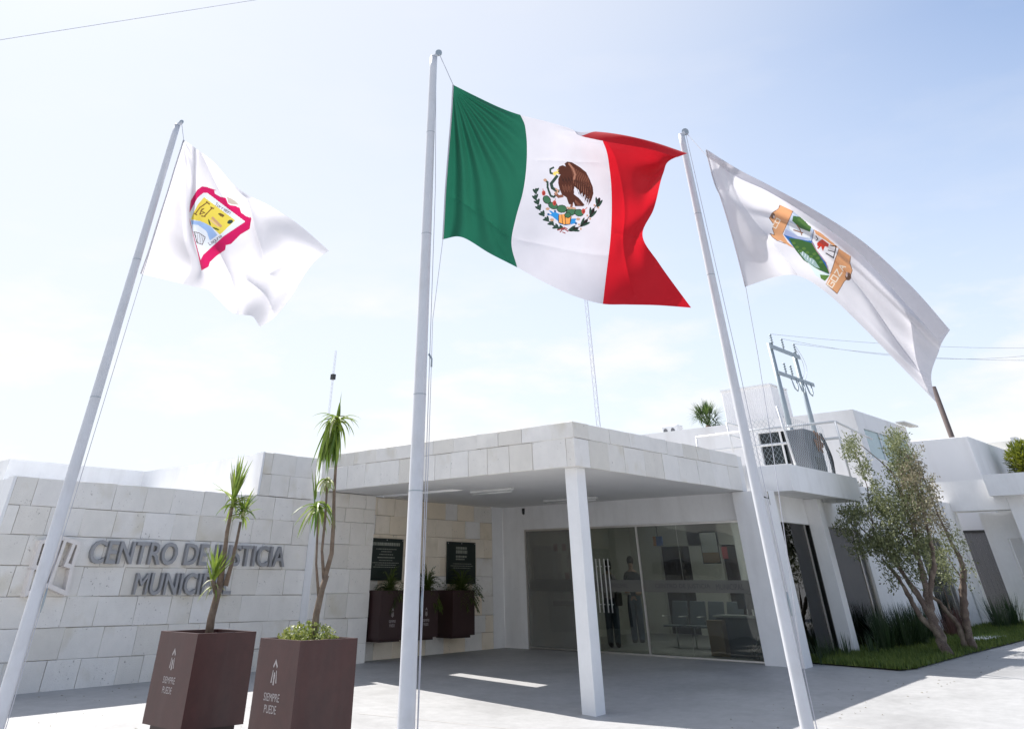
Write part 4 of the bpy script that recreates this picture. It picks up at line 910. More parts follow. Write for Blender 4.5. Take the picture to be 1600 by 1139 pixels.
def stroke(c, pts, w):
    out = []
    for (x1, y1), (x2, y2) in zip(pts[:-1], pts[1:]):
        L = math.hypot(x2-x1, y2-y1)+1e-6; nx_, ny_ = -(y2-y1)/L*w/2, (x2-x1)/L*w/2; ex, ey = (x2-x1)/L*w*.3, (y2-y1)/L*w*.3
        out.append((c, [(x1+nx_-ex, y1+ny_-ey), (x2+nx_+ex, y2+ny_+ey), (x2-nx_+ex, y2-ny_+ey), (x1-nx_-ex, y1-ny_-ey)]))
    return out
def blob(c, x, y, rx, ry, rot=0, n=12):
    return (c, [(x+rx*math.cos(a)*math.cos(rot)-ry*math.sin(a)*math.sin(rot), y+rx*math.cos(a)*math.sin(rot)+ry*math.sin(a)*math.cos(rot)) for a in [2*math.pi*k/n for k in range(n)]])
def flagpole(label, foot, top, rb, rt, finial, joints):
    t = thing('flagpole', label, 'flagpole', (foot[0], foot[1], gz(*foot)), 'white flagpoles')
    g = gz(*foot); m = MB(); n = 24; zs = [g+(top-g)*k/40 for k in range(41)]
    m.tube([(foot[0], foot[1], z) for z in zs], [rb+(rt-rb)*k/40 for k in range(41)], n); m.build('shaft', M['pole'], t, True)
    for z in joints:
        k = (z-g)/(top-g); rr = rb+(rt-rb)*k+.0012; m = MB(); m.tube([(foot[0], foot[1], z-.004), (foot[0], foot[1], z+.004)], rr, 24, False); m.build('joint_ring', M['steel'], t, True)
    m = MB(); ck = Vector((foot[0], foot[1], 1.45))+Vector((RB[0], RB[1], 0)).normalized()*(rb+.02); m.tube([ck-Vector((0, 0, .09)), ck-Vector((0, 0, .03)), ck+Vector((0, 0, .03)), ck+Vector((0, 0, .09))], [.007, .012, .012, .007], 8); m.build('cleat', M['steel'], t, True)
    m = MB(); m.box(foot[0]-.18, foot[0]+.18, foot[1]-.18, foot[1]+.18, g, g+.02); m.build('base_plate', M['pole'], t)
    # pulley wheel in a bracket, aside of the top
    sd_ = Vector((RB[0], RB[1], 0)).normalized(); c_ = Vector((foot[0], foot[1], top))+sd_*finial[0]+Vector((0, 0, finial[1])); r_ = finial[2]
    vw = Vector((foot[0], foot[1], 0)).normalized()
    m = MB(); m.tube([c_-vw*r_*.35, c_+vw*r_*.35], r_, 18); m.tube([c_-vw*r_*.4, c_+vw*r_*.4], r_*.35, 10); m.build('pulley', M['steel'], t)
    m = MB(); m.bar(Vector((foot[0], foot[1], top-.01)), c_, .03, .05); m.build('bracket', M['pole'], t)
    m = MB(); m.tube([(foot[0], foot[1], top-.001), (foot[0], foot[1], top+.012)], [rt*1.02, rt*.9], 24); m.build('cap', M['pole'], t, True)
    return t, c_, sd_
F2 = (6.36, 6.81); F1 = (4.10, 9.97); F3 = (9.36, 4.53)
p2, c2_, s2_ = flagpole('tallest white flagpole, in the middle, flying the green white and red flag', F2, 7.55, .082, .055, (.075, .075, .05), [2.3, 3.15, 4.9, 6.3])
p1, c1_, s1_ = flagpole('left white flagpole flying the white flag with the red bordered shield', F1, 6.68, .074, .046, (.05, .06, .03), [4.75, 3.2])
p3, c3_, s3_ = flagpole('right white flagpole flying the white flag with the tan scroll shield', F3, 6.58, .066, .046, (.07, .05, .05), [5.4, 4.6])

def rope(name, label, pts, r_=.0045):
    m = MB(); m.tube(pts, r_, 5, False); return tag(m.build(name, M['wire'], None, True), label, 'rope', 'flag halyards')
def at(u, v, D): d = ray(u, v); return EYE+d/np.linalg.norm(d)*D

# --- national flag
US = [0, .11, .22, .333, .44, .55, .667, .76, .87, 1]; VS = [0, .06, .14, .3, .5, .65, .82, 1]
g = [
 [(708,133,1.0),(744,151,1.0),(780,168,1.0),(813,180,1.0),(853,190,1.0),(893,202,1.0),(908,213,.985),(950,222,.975),(1008,232,.965),(1058,246,.955)],
 [(707,148,1.0),(745,162,1.0),(783,178,1.0),(819,193,1.0),(857,199,1.0),(895,208,1.0),(932,206,1.0),(972,211,.985),(1020,222,.975),(1074,240,.96)],
 [(706,168,1.0),(746,181,1.0),(785,196,1.0),(822,210,1.0),(861,215,1.0),(902,222,1.01),(944,226,1.02),(985,236,1.01),(1025,245,1.0),(1050,249,.975)],
 [(703,208,1.0),(744,222,1.0),(785,237,1.0),(823,248,1.0),(865,254,1.0),(909,261,1.01),(953,268,1.03),(985,276,1.02),(1012,280,1.0),(1036,272,.99)],
 [(699,258,1.0),(738,272,1.0),(778,286,1.0),(817,300,1.0),(862,308,1.0),(908,317,1.01),(956,326,1.03),(982,332,1.03),(1003,334,1.02),(1021,328,1.01)],
 [(696,298,1.0),(732,309,1.0),(768,325,1.0),(806,340,1.0),(855,352,1.0),(903,363,1.01),(954,372,1.03),(974,374,1.03),(990,372,1.02),(1004,367,1.02)],
 [(694,338,1.0),(728,346,1.0),(764,362,1.0),(799,380,1.0),(850,396,1.0),(898,412,1.01),(948,424,1.02),(975,424,1.02),(1002,420,1.01),(1030,412,1.0)],
 [(692,374,1.0),(722,371,1.0),(765,396,1.0),(808,418,1.0),(850,441,1.0),(893,461,1.0),(942,475,1.0),(978,476,.995),(1025,477,.99),(1080,481,.98)]]
def wv(U, V):
    ang = np.arctan2(V, U*1.75+1e-6); r_ = np.hypot(V, U*1.75)
    fan = .0048*np.sin(ang*26+1.5*np.sin(r_*3))*np.clip(1-(U/.34)**2, 0, 1)*np.clip(r_*3, 0, 1)
    body = .0028*np.sin(9*U+7*V+1)*np.clip(U*3, 0, 1)+.0012*np.sin(23*U-11*V)*np.clip((U-.3)*3, 0, 1)
    redf = .005*np.sin(20*(V+.6*U))*np.clip((U-.66)*4, 0, 1)
    cr = sum(ridge(U, V, a_, b_, .018, k_) for a_, b_, k_ in (((.36, .78), (.66, .74), .0012), ((.7, .62), (.98, .66), -.002), ((.38, .3), (.62, .26), .001), ((.68, .1), (.8, .95), .003), ((.05, .68), (.3, .78), .0025), ((.02, .05), (.3, .98), .002)))
    return fan+body+redf+cr
D2 = float(np.linalg.norm(np.array([F2[0], F2[1], 6.5])-EYE))*1.0
S2 = flag_surface(US, VS, g, D2, wv)
FL2 = thing('national_flag', 'large green, white and red national flag with an eagle emblem on the middle pole', 'flag', tuple(at(707, 135, D2)))
M['cl_green'] = cloth_mat('flag_green', (.012, .12, .072), .42); M['cl_white'] = cloth_mat('flag_white', (.63, .63, .69), .42); M['cl_red'] = cloth_mat('flag_red', (.56, .009, .02), .48); M['cl_print'] = cloth_mat('flag_print', None, .42)
NU, NV = 300, 180
ua = np.linspace(0, 1, NU+1); va = np.linspace(0, 1, NV+1); P = S2(ua, va)
uc = (ua[:-1]+ua[1:])/2; vc = (va[:-1]+va[1:])/2; UC, VC = np.meshgrid(uc, vc)
eu0, eu1, ev0, ev1 = 108, 194, 40, 122
emb = np.zeros(UC.shape, bool); emb[ev0:ev1, eu0:eu1] = True
grid_mesh('green_stripe', P, M['cl_green'], FL2, mask=UC < 1/3)
grid_mesh('white_stripe', P, M['cl_white'], FL2, mask=(UC >= 1/3) & (UC < 2/3) & ~emb)
grid_mesh('red_stripe', P, M['cl_red'], FL2, mask=UC >= 2/3)
Pe = S2(np.linspace(ua[eu0], ua[eu1], 281), np.linspace(va[ev0], va[ev1], 281))
BR, BR2, BD, GD, G1, G2 = (.075, .026, .017), (.21, .085, .055), (.018, .012, .012), (.03, .06, .045), (.05, .15, .08), (.02, .05, .035)
RED, OR, BL, TAN, YL = (.45, .07, .05), (.75, .33, .09), (.03, .25, .6), (.5, .3, .2), (.75, .6, .15)
pol = []
# wreath left (oak) and right (laurel)
ol = [(140, 480), (135, 560), (160, 620), (180, 690), (225, 770), (280, 840), (340, 890), (400, 935), (460, 950)]
for i, (x, y) in enumerate(ol):
    a = math.atan2(ol[min(i+1, 8)][1]-ol[max(i-1, 0)][1], ol[min(i+1, 8)][0]-ol[max(i-1, 0)][0])
    pol += [blob(G2, x-12, y+6, 42, 16, a-.7), blob(G2, x+12, y-8, 42, 16, a+.6), blob(GD, x, y, 40, 18, a)]
lr = [(935, 620), (880, 700), (850, 760), (800, 830), (755, 880), (700, 930), (620, 965)]
for x, y, a in ((935, 625, -1.35), (855, 755, -1.2), (755, 885, -.8), (620, 965, -.25)):
    pol += [blob(BD, x, y, 66, 24, a), blob(G2, x-22, y-16, 58, 15, a-.35), blob(G2, x+22, y+14, 58, 15, a+.35)]
pol += stroke(BD, lr, 10)
for x, y in ((885, 660), (935, 690), (795, 790), (830, 830), (690, 905), (712, 960)): pol.append(blob(TAN, x, y, 12, 14))
pol += stroke((.28, .05, .05), [(420, 975), (490, 950), (550, 990)], 14)+stroke((.28, .05, .05), [(450, 1000), (500, 940), (540, 960)], 14)+stroke((.28, .05, .05), [(480, 1000), (515, 1015)], 12)
# water, stone
pol += [(BL, [(300, 720), (345, 770), (300, 780), (350, 800), (420, 860), (440, 900), (530, 915), (600, 900), (655, 885), (640, 850), (690, 830), (630, 828), (590, 830), (580, 780), (440, 770), (400, 750), (385, 720), (370, 755), (345, 735)])]
pol += [(OR, [(430, 780), (500, 770), (590, 800), (580, 900), (500, 910), (430, 880)])]+stroke(BD, [(430, 780), (430, 880), (500, 905), (575, 900), (590, 800)], 8)+stroke(BD, [(470, 780), (480, 890)], 7)+stroke(BD, [(510, 790), (520, 900)], 7)
for x, y in ((290, 705), (345, 845), (680, 835)): pol.append(blob(TAN, x, y, 26, 18))
for x, y in ((300, 775), (650, 890), (385, 735)): pol.append(blob((.03, .1, .25), x, y, 16, 14))
# cactus
for x, y, rx, ry, a in ((280, 590, 55, 42, .9), (360, 665, 60, 40, .35), (470, 705, 62, 46, .1), (590, 740, 66, 48, -.4), (690, 755, 56, 42, .2), (545, 785, 38, 32, 0)):
    pol += [blob(BD, x, y, rx+6, ry+6, a), blob(G1, x, y, rx-2, ry-2, a)]
for x, y in ((240, 505), (378, 630), (745, 735)): pol += [blob(RED, x, y, 24, 34), blob((.25, .03, .03), x+4, y+6, 10, 20)]
pol += stroke(RED, [(230, 450), (235, 490)], 9)+stroke(RED, [(388, 575), (385, 610)], 9)+stroke(RED, [(790, 690), (765, 715)], 9)
# snake
pol += stroke(GD, [(365, 180), (325, 200), (325, 250), (370, 262)], 24)+stroke(GD, [(410, 290), (375, 335), (335, 385), (350, 440), (395, 470), (430, 480)], 38)+stroke(GD, [(265, 345), (290, 370), (290, 430), (310, 490), (330, 540), (370, 555), (400, 520)], 26)+[blob(TAN, 258, 340, 22, 20)]+stroke(TAN, [(395, 450), (420, 470), (410, 500), (385, 520)], 20)
# legs and body
pol += stroke(BR2, [(480, 540), (430, 550), (390, 510)], 36)+stroke(TAN, [(400, 520), (385, 490)], 16)+stroke(BR2, [(600, 640), (590, 690), (560, 700)], 30)+stroke(TAN, [(540, 690), (640, 700)], 22)
pol += [(BR, [(420, 200), (440, 165), (480, 150), (540, 175), (575, 230), (590, 300), (640, 380), (625, 460), (625, 520), (690, 570), (760, 655), (740, 672), (640, 672), (620, 620), (600, 650), (560, 645), (530, 560), (470, 520), (445, 460), (425, 380), (425, 330), (440, 290), (455, 270), (425, 265)])]
pol += [(BR, [(505, 130), (540, 105), (600, 115), (700, 175), (780, 240), (825, 330), (865, 430), (872, 510), (845, 600), (805, 660), (822, 560), (785, 650), (800, 540), (760, 620), (770, 520), (735, 560), (735, 500), (705, 520), (690, 470), (640, 430), (600, 380), (585, 300), (560, 230), (520, 165)])]
for k in range(9): 
    x = 575+k*27; pol += stroke(BR2, [(x, 150+k*18), (x+40, 260+k*20), (x+45-k*2, 380+k*24)], 7)
for k in range(8): pol += stroke(BD, [(640+k*26, 330+k*6), (660+k*24, 440+k*8), (690+k*16, 520+k*14)], 5)
pol += stroke((.33, .16, .11), [(560, 130), (610, 190), (640, 270), (625, 330)], 22)
for k in range(7): pol += stroke(BD, [(470+k*20, 300+(k % 2)*24), (480+k*20, 350+(k % 2)*24)], 6)+stroke(BR2, [(480+k*18, 400+(k % 2)*20), (490+k*17, 470+(k % 2)*20)], 6)
for k in range(4): pol += stroke(BR2, [(640, 590+k*8), (720-k*14, 665)], 5)
pol += [(YL, [(415, 225), (370, 235), (355, 262), (385, 290), (400, 262), (440, 255)]), blob(YL, 420, 212, 14, 10), blob(BD, 424, 210, 6, 6)]
grid_mesh('emblem', Pe, M['cl_print'], FL2, cols=paint(Pe, pol, (.63, .63, .69), (820, 240), 8.136))
# sewn header and ropes
hoist = S2(np.array([0.]), np.linspace(0, 1, 20))[:, 0]
m = MB(); m.tube([p for p in hoist], .012, 6); m.build('header_tape', M['cl_white'], FL2, True)
rope('halyard', 'rope from the middle pole pulley to the national flag', [tuple(c2_), tuple(hoist[0])], .006)
rope('halyard', 'rope running down from the national flag past the roof', [tuple(hoist[-1]), tuple(at(676, 500, D2*.97)), (F2[0]+s2_.x*.12, F2[1]+s2_.y*.12, 2.6), (F2[0]+s2_.x*.1, F2[1]+s2_.y*.1, .05)])
rope('halyard', 'rope running straight down beside the middle flagpole', [tuple(Vector(c2_)-s2_*.04), (F2[0]+s2_.x*.095, F2[1]+s2_.y*.095, 5.5), (F2[0]+s2_.x*.1, F2[1]+s2_.y*.1, .05)])
m = MB(); m.tube([(F2[0]+s2_.x*.085, F2[1]+s2_.y*.085, 3.55), (F2[0]+s2_.x*.12, F2[1]+s2_.y*.12, 3.5), (F2[0]+s2_.x*.12, F2[1]+s2_.y*.12, 3.42)], .012, 6); m.build('cleat', M['steel'], p2, True)

# --- municipal flag (left)
US1 = [0, .2, .26, .36, .55, .72, .86, 1]; VS1 = [0, .2, .4, .6, .8, 1]
g1 = [
 [(287,219,1.0),(303,230,1.0),(307,233,.985),(330,250,.99),(375,297,1.0),(425,324,1.01),(468,352,1.0),(514,392,.98)],
 [(274,260,1.0),(302,282,1.0),(305,284,.98),(325,295,.985),(372,322,.995),(410,345,1.01),(445,370,.995),(497,404,.985)],
 [(261,303,1.0),(296,330,1.01),(297,330,.98),(318,342,.98),(362,365,.99),(405,385,1.0),(440,398,.99),(478,426,1.0)],
 [(247,346,1.0),(300,378,1.01),(302,378,.98),(325,386,.975),(360,402,.985),(395,418,.995),(430,430,.99),(457,461,1.0)],
 [(234,388,1.0),(312,420,1.0),(315,418,.985),(335,425,.98),(365,440,.985),(392,452,.99),(415,468,.985),(430,495,.99)],
 [(220,428,1.0),(300,447,1.0),(322,452,.99),(338,465,.985),(362,488,.985),(380,492,.99),(395,495,.985),(406,511,.98)]]
def wv1(U, V):
    ang = np.arctan2(V, U*1.3+1e-6)
    return .004*np.sin(ang*12)*np.clip(1-U/.3, 0, 1)*np.clip(U*8, 0, 1)+.004*np.sin(8*V+10*U)*np.clip((U-.3)*3, 0, 1)+.0012*np.sin(24*U-9*V+2)*np.clip((U-.5)*3, 0, 1)+ridge(U, V, (.58, .05), (.82, .62), .05, -.012)+ridge(U, V, (.82, .62), (1, .25), .05, .010)+ridge(U, V, (.45, .6), (.62, 1), .05, -.008)+ridge(U, V, (.1, .1), (.16, 1), .04, .005)+ridge(U, V, (.3, .0), (.5, .25), .04, .006)+ridge(U, V, (.7, .75), (.95, .8), .04, -.007)
D1 = float(np.linalg.norm(np.array([F1[0], F1[1], 5.6])-EYE)); S1 = flag_surface(US1, VS1, g1, D1, wv1)
FL1 = thing('municipal_flag', 'rumpled white flag with a crimson bordered shield on the left pole', 'flag', tuple(at(287, 219, D1)))
NU, NV = 200, 150; ua = np.linspace(0, 1, NU+1); va = np.linspace(0, 1, NV+1); P = S1(ua, va)
e1 = (44, 130, 14, 132); mk = np.ones((NV, NU), bool); mk[e1[2]:e1[3], e1[0]:e1[1]] = False
M['cl_white2'] = cloth_mat('flag_white_thin', (.73, .73, .77), .56); M['cl_print2'] = cloth_mat('flag_print_thin', None, .55)
grid_mesh('cloth', P, M['cl_white2'], FL1, mask=mk)
Pe = S1(np.linspace(ua[e1[0]], ua[e1[1]], 261), np.linspace(va[e1[2]], va[e1[3]], 261))
MG, WB, YY, LB = (.50, .012, .10), (.62, .68, .74), (.62, .52, .08), (.28, .42, .68)
BRN = (.16, .09, .03)
pol = [(MG, [(160, 350), (225, 235), (290, 130), (345, 88), (400, 95), (520, 135), (490, 140), (500, 175), (560, 210), (630, 225), (655, 290), (680, 310), (750, 320), (795, 345), (812, 400), (870, 440), (915, 458), (912, 440), (950, 490), (980, 580), (930, 570), (900, 600), (800, 660), (690, 770), (630, 785), (622, 840), (520, 910), (440, 985), (425, 1040), (340, 1085), (300, 900), (185, 440)]),
       (WB, [(190, 415), (290, 230), (360, 165), (410, 165), (860, 505), (600, 680), (360, 900), (330, 960), (300, 850), (230, 600)]),
       (YY, [(370, 215), (740, 490), (560, 660), (450, 560), (330, 500), (215, 480), (240, 410), (300, 300)]),
       (LB, [(215, 490), (330, 500), (450, 560), (530, 665), (440, 730), (400, 620), (300, 545), (225, 540)]),
       (WB, [(235, 560), (330, 590), (410, 640), (430, 720), (370, 860), (300, 850)]), blob((.33, .24, .05), 340, 370, 8, 8)]
pol += stroke(BRN, [(400, 270), (435, 300)], 16)+stroke(BRN, [(450, 335), (485, 350)], 16)+stroke(BRN, [(405, 280), (320, 340), (270, 410)], 13)+stroke(BRN, [(465, 345), (370, 445)], 14)+stroke(BRN, [(255, 410), (285, 425)], 14)+stroke(BRN, [(340, 440), (385, 445)], 14)
pol += stroke(BRN, [(370, 350), (330, 380), (380, 400), (320, 420), (350, 350)], 11)
pol += [blob((.04, .07, .02), 575, 425, 38, 16, .4), blob((.03, .06, .05), 680, 508, 36, 24, -.4), blob((.05, .09, .02), 435, 515, 10, 40, -.3), blob((.05, .09, .02), 510, 590, 44, 10, .35), (BRN, [(545, 400), (610, 430), (590, 455), (560, 430)])]
pol += stroke((.45, .28, .16), [(470, 460), (510, 500), (570, 560)], 30)+stroke((.6, .4, .28), [(450, 490), (540, 560)], 14)
pol += stroke((.12, .09, .09), [(250, 625), (310, 640), (385, 690), (350, 780), (290, 755), (250, 625)], 9)
for k in range(5): pol += stroke((.14, .1, .1), [(270+k*22, 640+k*10), (280+k*16, 750+k*6)], 5)
# small lettering along the inner edge of the shield
GLY = {'T': [[(0, 0), (1, 0)], [(.5, 0), (.5, 1)]], 'o': [[(0, .4), (1, .4), (1, 1), (0, 1), (0, .4)]], 'r': [[(0, .4), (0, 1)], [(0, .55), (.9, .4)]], 'e': [[(1, .7), (0, .7), (0, .4), (1, .4), (1, .7)], [(0, .7), (0, 1), (1, 1)]], 'n': [[(0, 1), (0, .4), (1, .4), (1, 1)]], 'L': [[(0, 0), (0, 1), (1, 1)]], 'a': [[(0, .4), (1, .4), (1, 1), (0, 1), (0, .7), (1, .7)]], 'g': [[(1, 1), (0, 1), (0, .4), (1, .4), (1, 1.35), (0, 1.35)]], 'u': [[(0, .4), (0, 1), (1, 1), (1, .4)]],
       'C': [[(1, 0), (0, 0), (0, 1), (1, 1)]], 'O': [[(0, 0), (1, 0), (1, 1), (0, 1), (0, 0)]], 'G': [[(1, 0), (0, 0), (0, 1), (1, 1), (1, .5), (.5, .5)]], 'Z': [[(0, 0), (1, 0), (0, 1), (1, 1)]], 'A': [[(0, 1), (.5, 0), (1, 1)], [(.2, .65), (.8, .65)]], 'H': [[(0, 0), (0, 1)], [(1, 0), (1, 1)], [(0, .5), (1, .5)]], 'D': [[(0, 0), (.8, .2), (.8, .8), (0, 1), (0, 0)]], 'S': [[(1, 0), (0, 0), (0, .5), (1, .5), (1, 1), (0, 1)]]}
def word(c, txt, x0, y0, x1, y1, h, w):
    n = len(txt); L = math.hypot(x1-x0, y1-y0); dx, dy = (x1-x0)/L, (y1-y0)/L; nx_, ny_ = -dy, dx; st = L/n; out = []
    for i, ch in enumerate(txt):
        for s in GLY.get(ch, []): out += stroke(c, [(x0+dx*(i*st+q[0]*st*.72)+nx_*(q[1]-1)*h, y0+dy*(i*st+q[0]*st*.72)+ny_*(q[1]-1)*h) for q in s], w)
    return out
pol += word((.12, .1, .12), 'Torreon', 500, 310, 680, 420, 36, 6)+word((.12, .1, .12), 'Laguna', 440, 785, 590, 680, 36, 6)
pol += [((.42, .38, .33), [(640, 210), (690, 230), (740, 260), (790, 310), (700, 300), (660, 285)])]
grid_mesh('shield_print', Pe, M['cl_print2'], FL1, cols=paint(Pe, pol, (.73, .73, .77), (270, 280), 7.593))
hoist = S1(np.array([0.]), np.linspace(0, 1, 20))[:, 0]
m = MB(); m.tube([p for p in hoist], .010, 6); m.build('header_tape', M['cl_white2'], FL1, True)
rope('halyard', 'rope along the left flagpole down from its flag', [tuple(c1_), tuple(hoist[0]), tuple(hoist[-1]+np.array([.02, -.02, 0])), (F1[0]+s1_.x*.09, F1[1]+s1_.y*.09, 1.6), (F1[0]+s1_.x*.09, F1[1]+s1_.y*.09, .1)])

# --- state flag (right)
US3 = [0, .13, .28, .43, .6, .8, 1]; VS3 = [0, .10, .14, .38, .7, 1]
g3 = [
 [(1106,246,.998),(1150,276,.99),(1201,300,.985),(1262,337,.98),(1336,390,.972),(1411,470,.97),(1466,530,.985)],
 [(1104,238,1.0),(1152,267,1.0),(1206,295,1.0),(1270,329,1.0),(1344,377,1.0),(1422,447,1.0),(1484,516,1.0)],
 [(1110,262,1.0),(1156,288,1.0),(1210,314,1.01),(1272,346,1.025),(1342,396,1.025),(1412,460,1.025),(1478,525,1.01)],
 [(1126,308,1.0),(1165,335,.985),(1217,345,.995),(1276,378,1.01),(1338,425,1.015),(1404,488,1.01),(1466,552,1.0)],
 [(1146,375,1.0),(1187,392,.975),(1232,390,.985),(1284,418,1.0),(1338,465,1.0),(1398,532,1.0),(1455,588,.99)],
 [(1165,448,1.0),(1211,433,.98),(1250,432,.985),(1292,458,.99),(1342,505,.99),(1396,560,.99),(1462,628,.985)]]
def wv3(U, V):
    ang = np.arctan2(V, U*1.6+1e-6)
    return .004*np.sin(ang*9+.5)*np.clip(1-U/.4, 0, 1)*np.clip(U*8, 0, 1)+.003*np.sin(14*V+3*U)*np.clip((U-.2)*3, 0, 1)+.0012*np.sin(30*V+9*U)*np.clip((U-.5)*3, 0, 1)+ridge(U, V, (.07, .05), (.2, .55), .05, -.011)+ridge(U, V, (.2, .55), (.27, 1), .05, -.009)+ridge(U, V, (.5, .45), (.95, .78), .06, -.010)+ridge(U, V, (.84, .25), (.97, .95), .035, .008)+ridge(U, V, (.35, .16), (.9, .2), .04, .006)
D3 = float(np.linalg.norm(np.array([F3[0], F3[1], 5.4])-EYE)); S3 = flag_surface(US3, VS3, g3, D3, wv3)
FL3 = thing('state_flag', 'long white flag with a tan scroll and landscape shield on the right pole', 'flag', tuple(at(1104, 237, D3)))
NU, NV = 240, 110; ua = np.linspace(0, 1, NU+1); va = np.linspace(0, 1, NV+1); P = S3(ua, va)
e3 = (52, 156, 16, 108); mk = np.ones((NV, NU), bool); mk[e3[2]:e3[3], e3[0]:e3[1]] = False
grid_mesh('cloth', P, M['cl_white2'], FL3, mask=mk)
Pe = S3(np.linspace(ua[e3[0]], ua[e3[1]], 301), np.linspace(va[e3[2]], va[e3[3]], 281))
SC, SK, GR1, GR2, DBL, RD, OUT = (.66, .34, .17), (.46, .55, .68), (.05, .13, .04), (.10, .20, .05), (.03, .14, .42), (.60, .05, .03), (.16, .09, .06)
pol = [(SC, [(165, 112), (215, 130), (255, 165), (375, 250), (300, 420), (270, 480), (320, 560), (390, 620), (340, 600), (250, 545), (215, 545), (170, 510), (145, 475), (190, 490), (172, 430), (180, 380), (140, 325), (165, 275), (230, 230), (245, 190), (215, 145)]),
       (SK, [(375, 255), (440, 310), (580, 440), (560, 545), (480, 540), (360, 520), (280, 490), (320, 380)]),
       ((.72, .76, .8), [(330, 360), (560, 460), (540, 520), (420, 500), (340, 430)]),
       ((.34, .40, .60), [(300, 430), (420, 500), (545, 535), (400, 530), (280, 490)]),
       (GR1, [(375, 300), (440, 310), (500, 360), (550, 430), (540, 460), (440, 420), (365, 350)]),
       (DBL, [(280, 485), (400, 525), (520, 545), (560, 545), (660, 700), (720, 800), (735, 880), (640, 840), (480, 740), (340, 560)]),
       (GR1, [(330, 520), (430, 530), (560, 570), (640, 700), (730, 850), (730, 875), (620, 830), (480, 740), (400, 640)]),
       ((.30, .42, .42), [(420, 640), (470, 650), (590, 740), (640, 820), (600, 810), (500, 745)]),
       ((.62, .74, .72), [(520, 760), (640, 850), (735, 880), (720, 910), (690, 945), (600, 890)]),
       (GR2, [(640, 880), (735, 890), (690, 945), (650, 920)]),
       ((.82, .82, .85), [(590, 470), (830, 620), (790, 720), (750, 860), (690, 740), (610, 640), (565, 545)]),
       (SC, [(580, 435), (650, 470), (760, 560), (830, 620), (790, 610), (700, 545), (600, 480)]),
       (SC, [(830, 625), (945, 700), (935, 760), (960, 840), (940, 900), (880, 950), (810, 1070), (700, 975), (750, 860), (790, 720)])]
pol += [blob((.08, .17, .05), 440+30*k, 340+24*k, 26, 18, .6) for k in range(4)]+[blob(GR2, 380+34*k, 570+(k % 3)*22+18*k, 20, 14) for k in range(9)]
pol += stroke((.25, .13, .08), [(410, 390), (440, 430), (460, 490)], 10)+stroke((.25, .13, .08), [(380, 440), (470, 470)], 12)
for k in range(5): pol += stroke((.65, .75, .78), [(470+26*k, 655+22*k), (464+26*k, 690+20*k)], 8)
pol += [(RD, [(610, 570), (660, 530), (730, 580), (720, 610), (690, 600), (670, 650), (650, 600), (615, 600)])]+stroke(RD, [(640, 600), (620, 620)], 16)+stroke(BD, [(600, 500), (620, 530), (600, 545)], 8)
pol += stroke(BD, [(740, 590), (770, 600), (800, 600), (775, 715), (700, 670)], 10)+stroke(BD, [(720, 640), (790, 660)], 8)+stroke((.12, .12, .2), [(560, 545), (580, 440)], 7)+stroke((.5, .3, .3), [(560, 560), (610, 650), (700, 760), (735, 870)], 7)
out_ = [(165, 112), (215, 145), (245, 190), (230, 230), (165, 275), (140, 325), (180, 380), (172, 430), (190, 490), (145, 475), (170, 510), (215, 545), (300, 575)]
pol += stroke(OUT, out_, 6)+stroke(OUT, [(375, 250), (270, 480)], 6)+stroke(OUT, [(255, 165), (375, 250)], 5)+stroke(OUT, [(945, 700), (935, 760), (960, 840), (940, 900), (880, 950), (810, 1070), (700, 975)], 6)+stroke(OUT, [(830, 620), (745, 870)], 6)
pol += [blob(OUT, 175, 300, 22, 30), blob((.6, .5, .5), 185, 310, 9, 14), blob(OUT, 920, 900, 30, 40), blob((.6, .5, .5), 905, 880, 10, 26)]
WT = (.82, .74, .62)
pol += word(WT, 'CO', 205, 425, 255, 330, 40, 9)+word(WT, 'GOZA', 760, 1010, 905, 790, 60, 11)
grid_mesh('shield_print', Pe, M['cl_print2'], FL3, cols=paint(Pe, pol, (.73, .73, .77), (1180, 290), 6.328))
hoist = S3(np.array([0.]), np.linspace(0, 1, 20))[:, 0]
m = MB(); m.tube([p for p in hoist], .010, 6); m.build('header_tape', M['cl_white2'], FL3, True)
rope('halyard', 'rope from the right pole pulley to its flag corner', [tuple(c3_), tuple(hoist[0])])
rope('halyard', 'rope hanging in a long curve below the right flag', [tuple(hoist[-1]), tuple(at(1185, 560, D3*.97)), tuple(at(1207, 700, D3*.93)), tuple(at(1228, 850, D3*.885)), (F3[0]+s3_.x*.08, F3[1]+s3_.y*.08, 1.0)])
rope('halyard', 'rope running close beside the right flagpole', [tuple(c3_), (F3[0]+s3_.x*.10, F3[1]+s3_.y*.10, 3.6), (F3[0]+s3_.x*.085, F3[1]+s3_.y*.085, .1)])

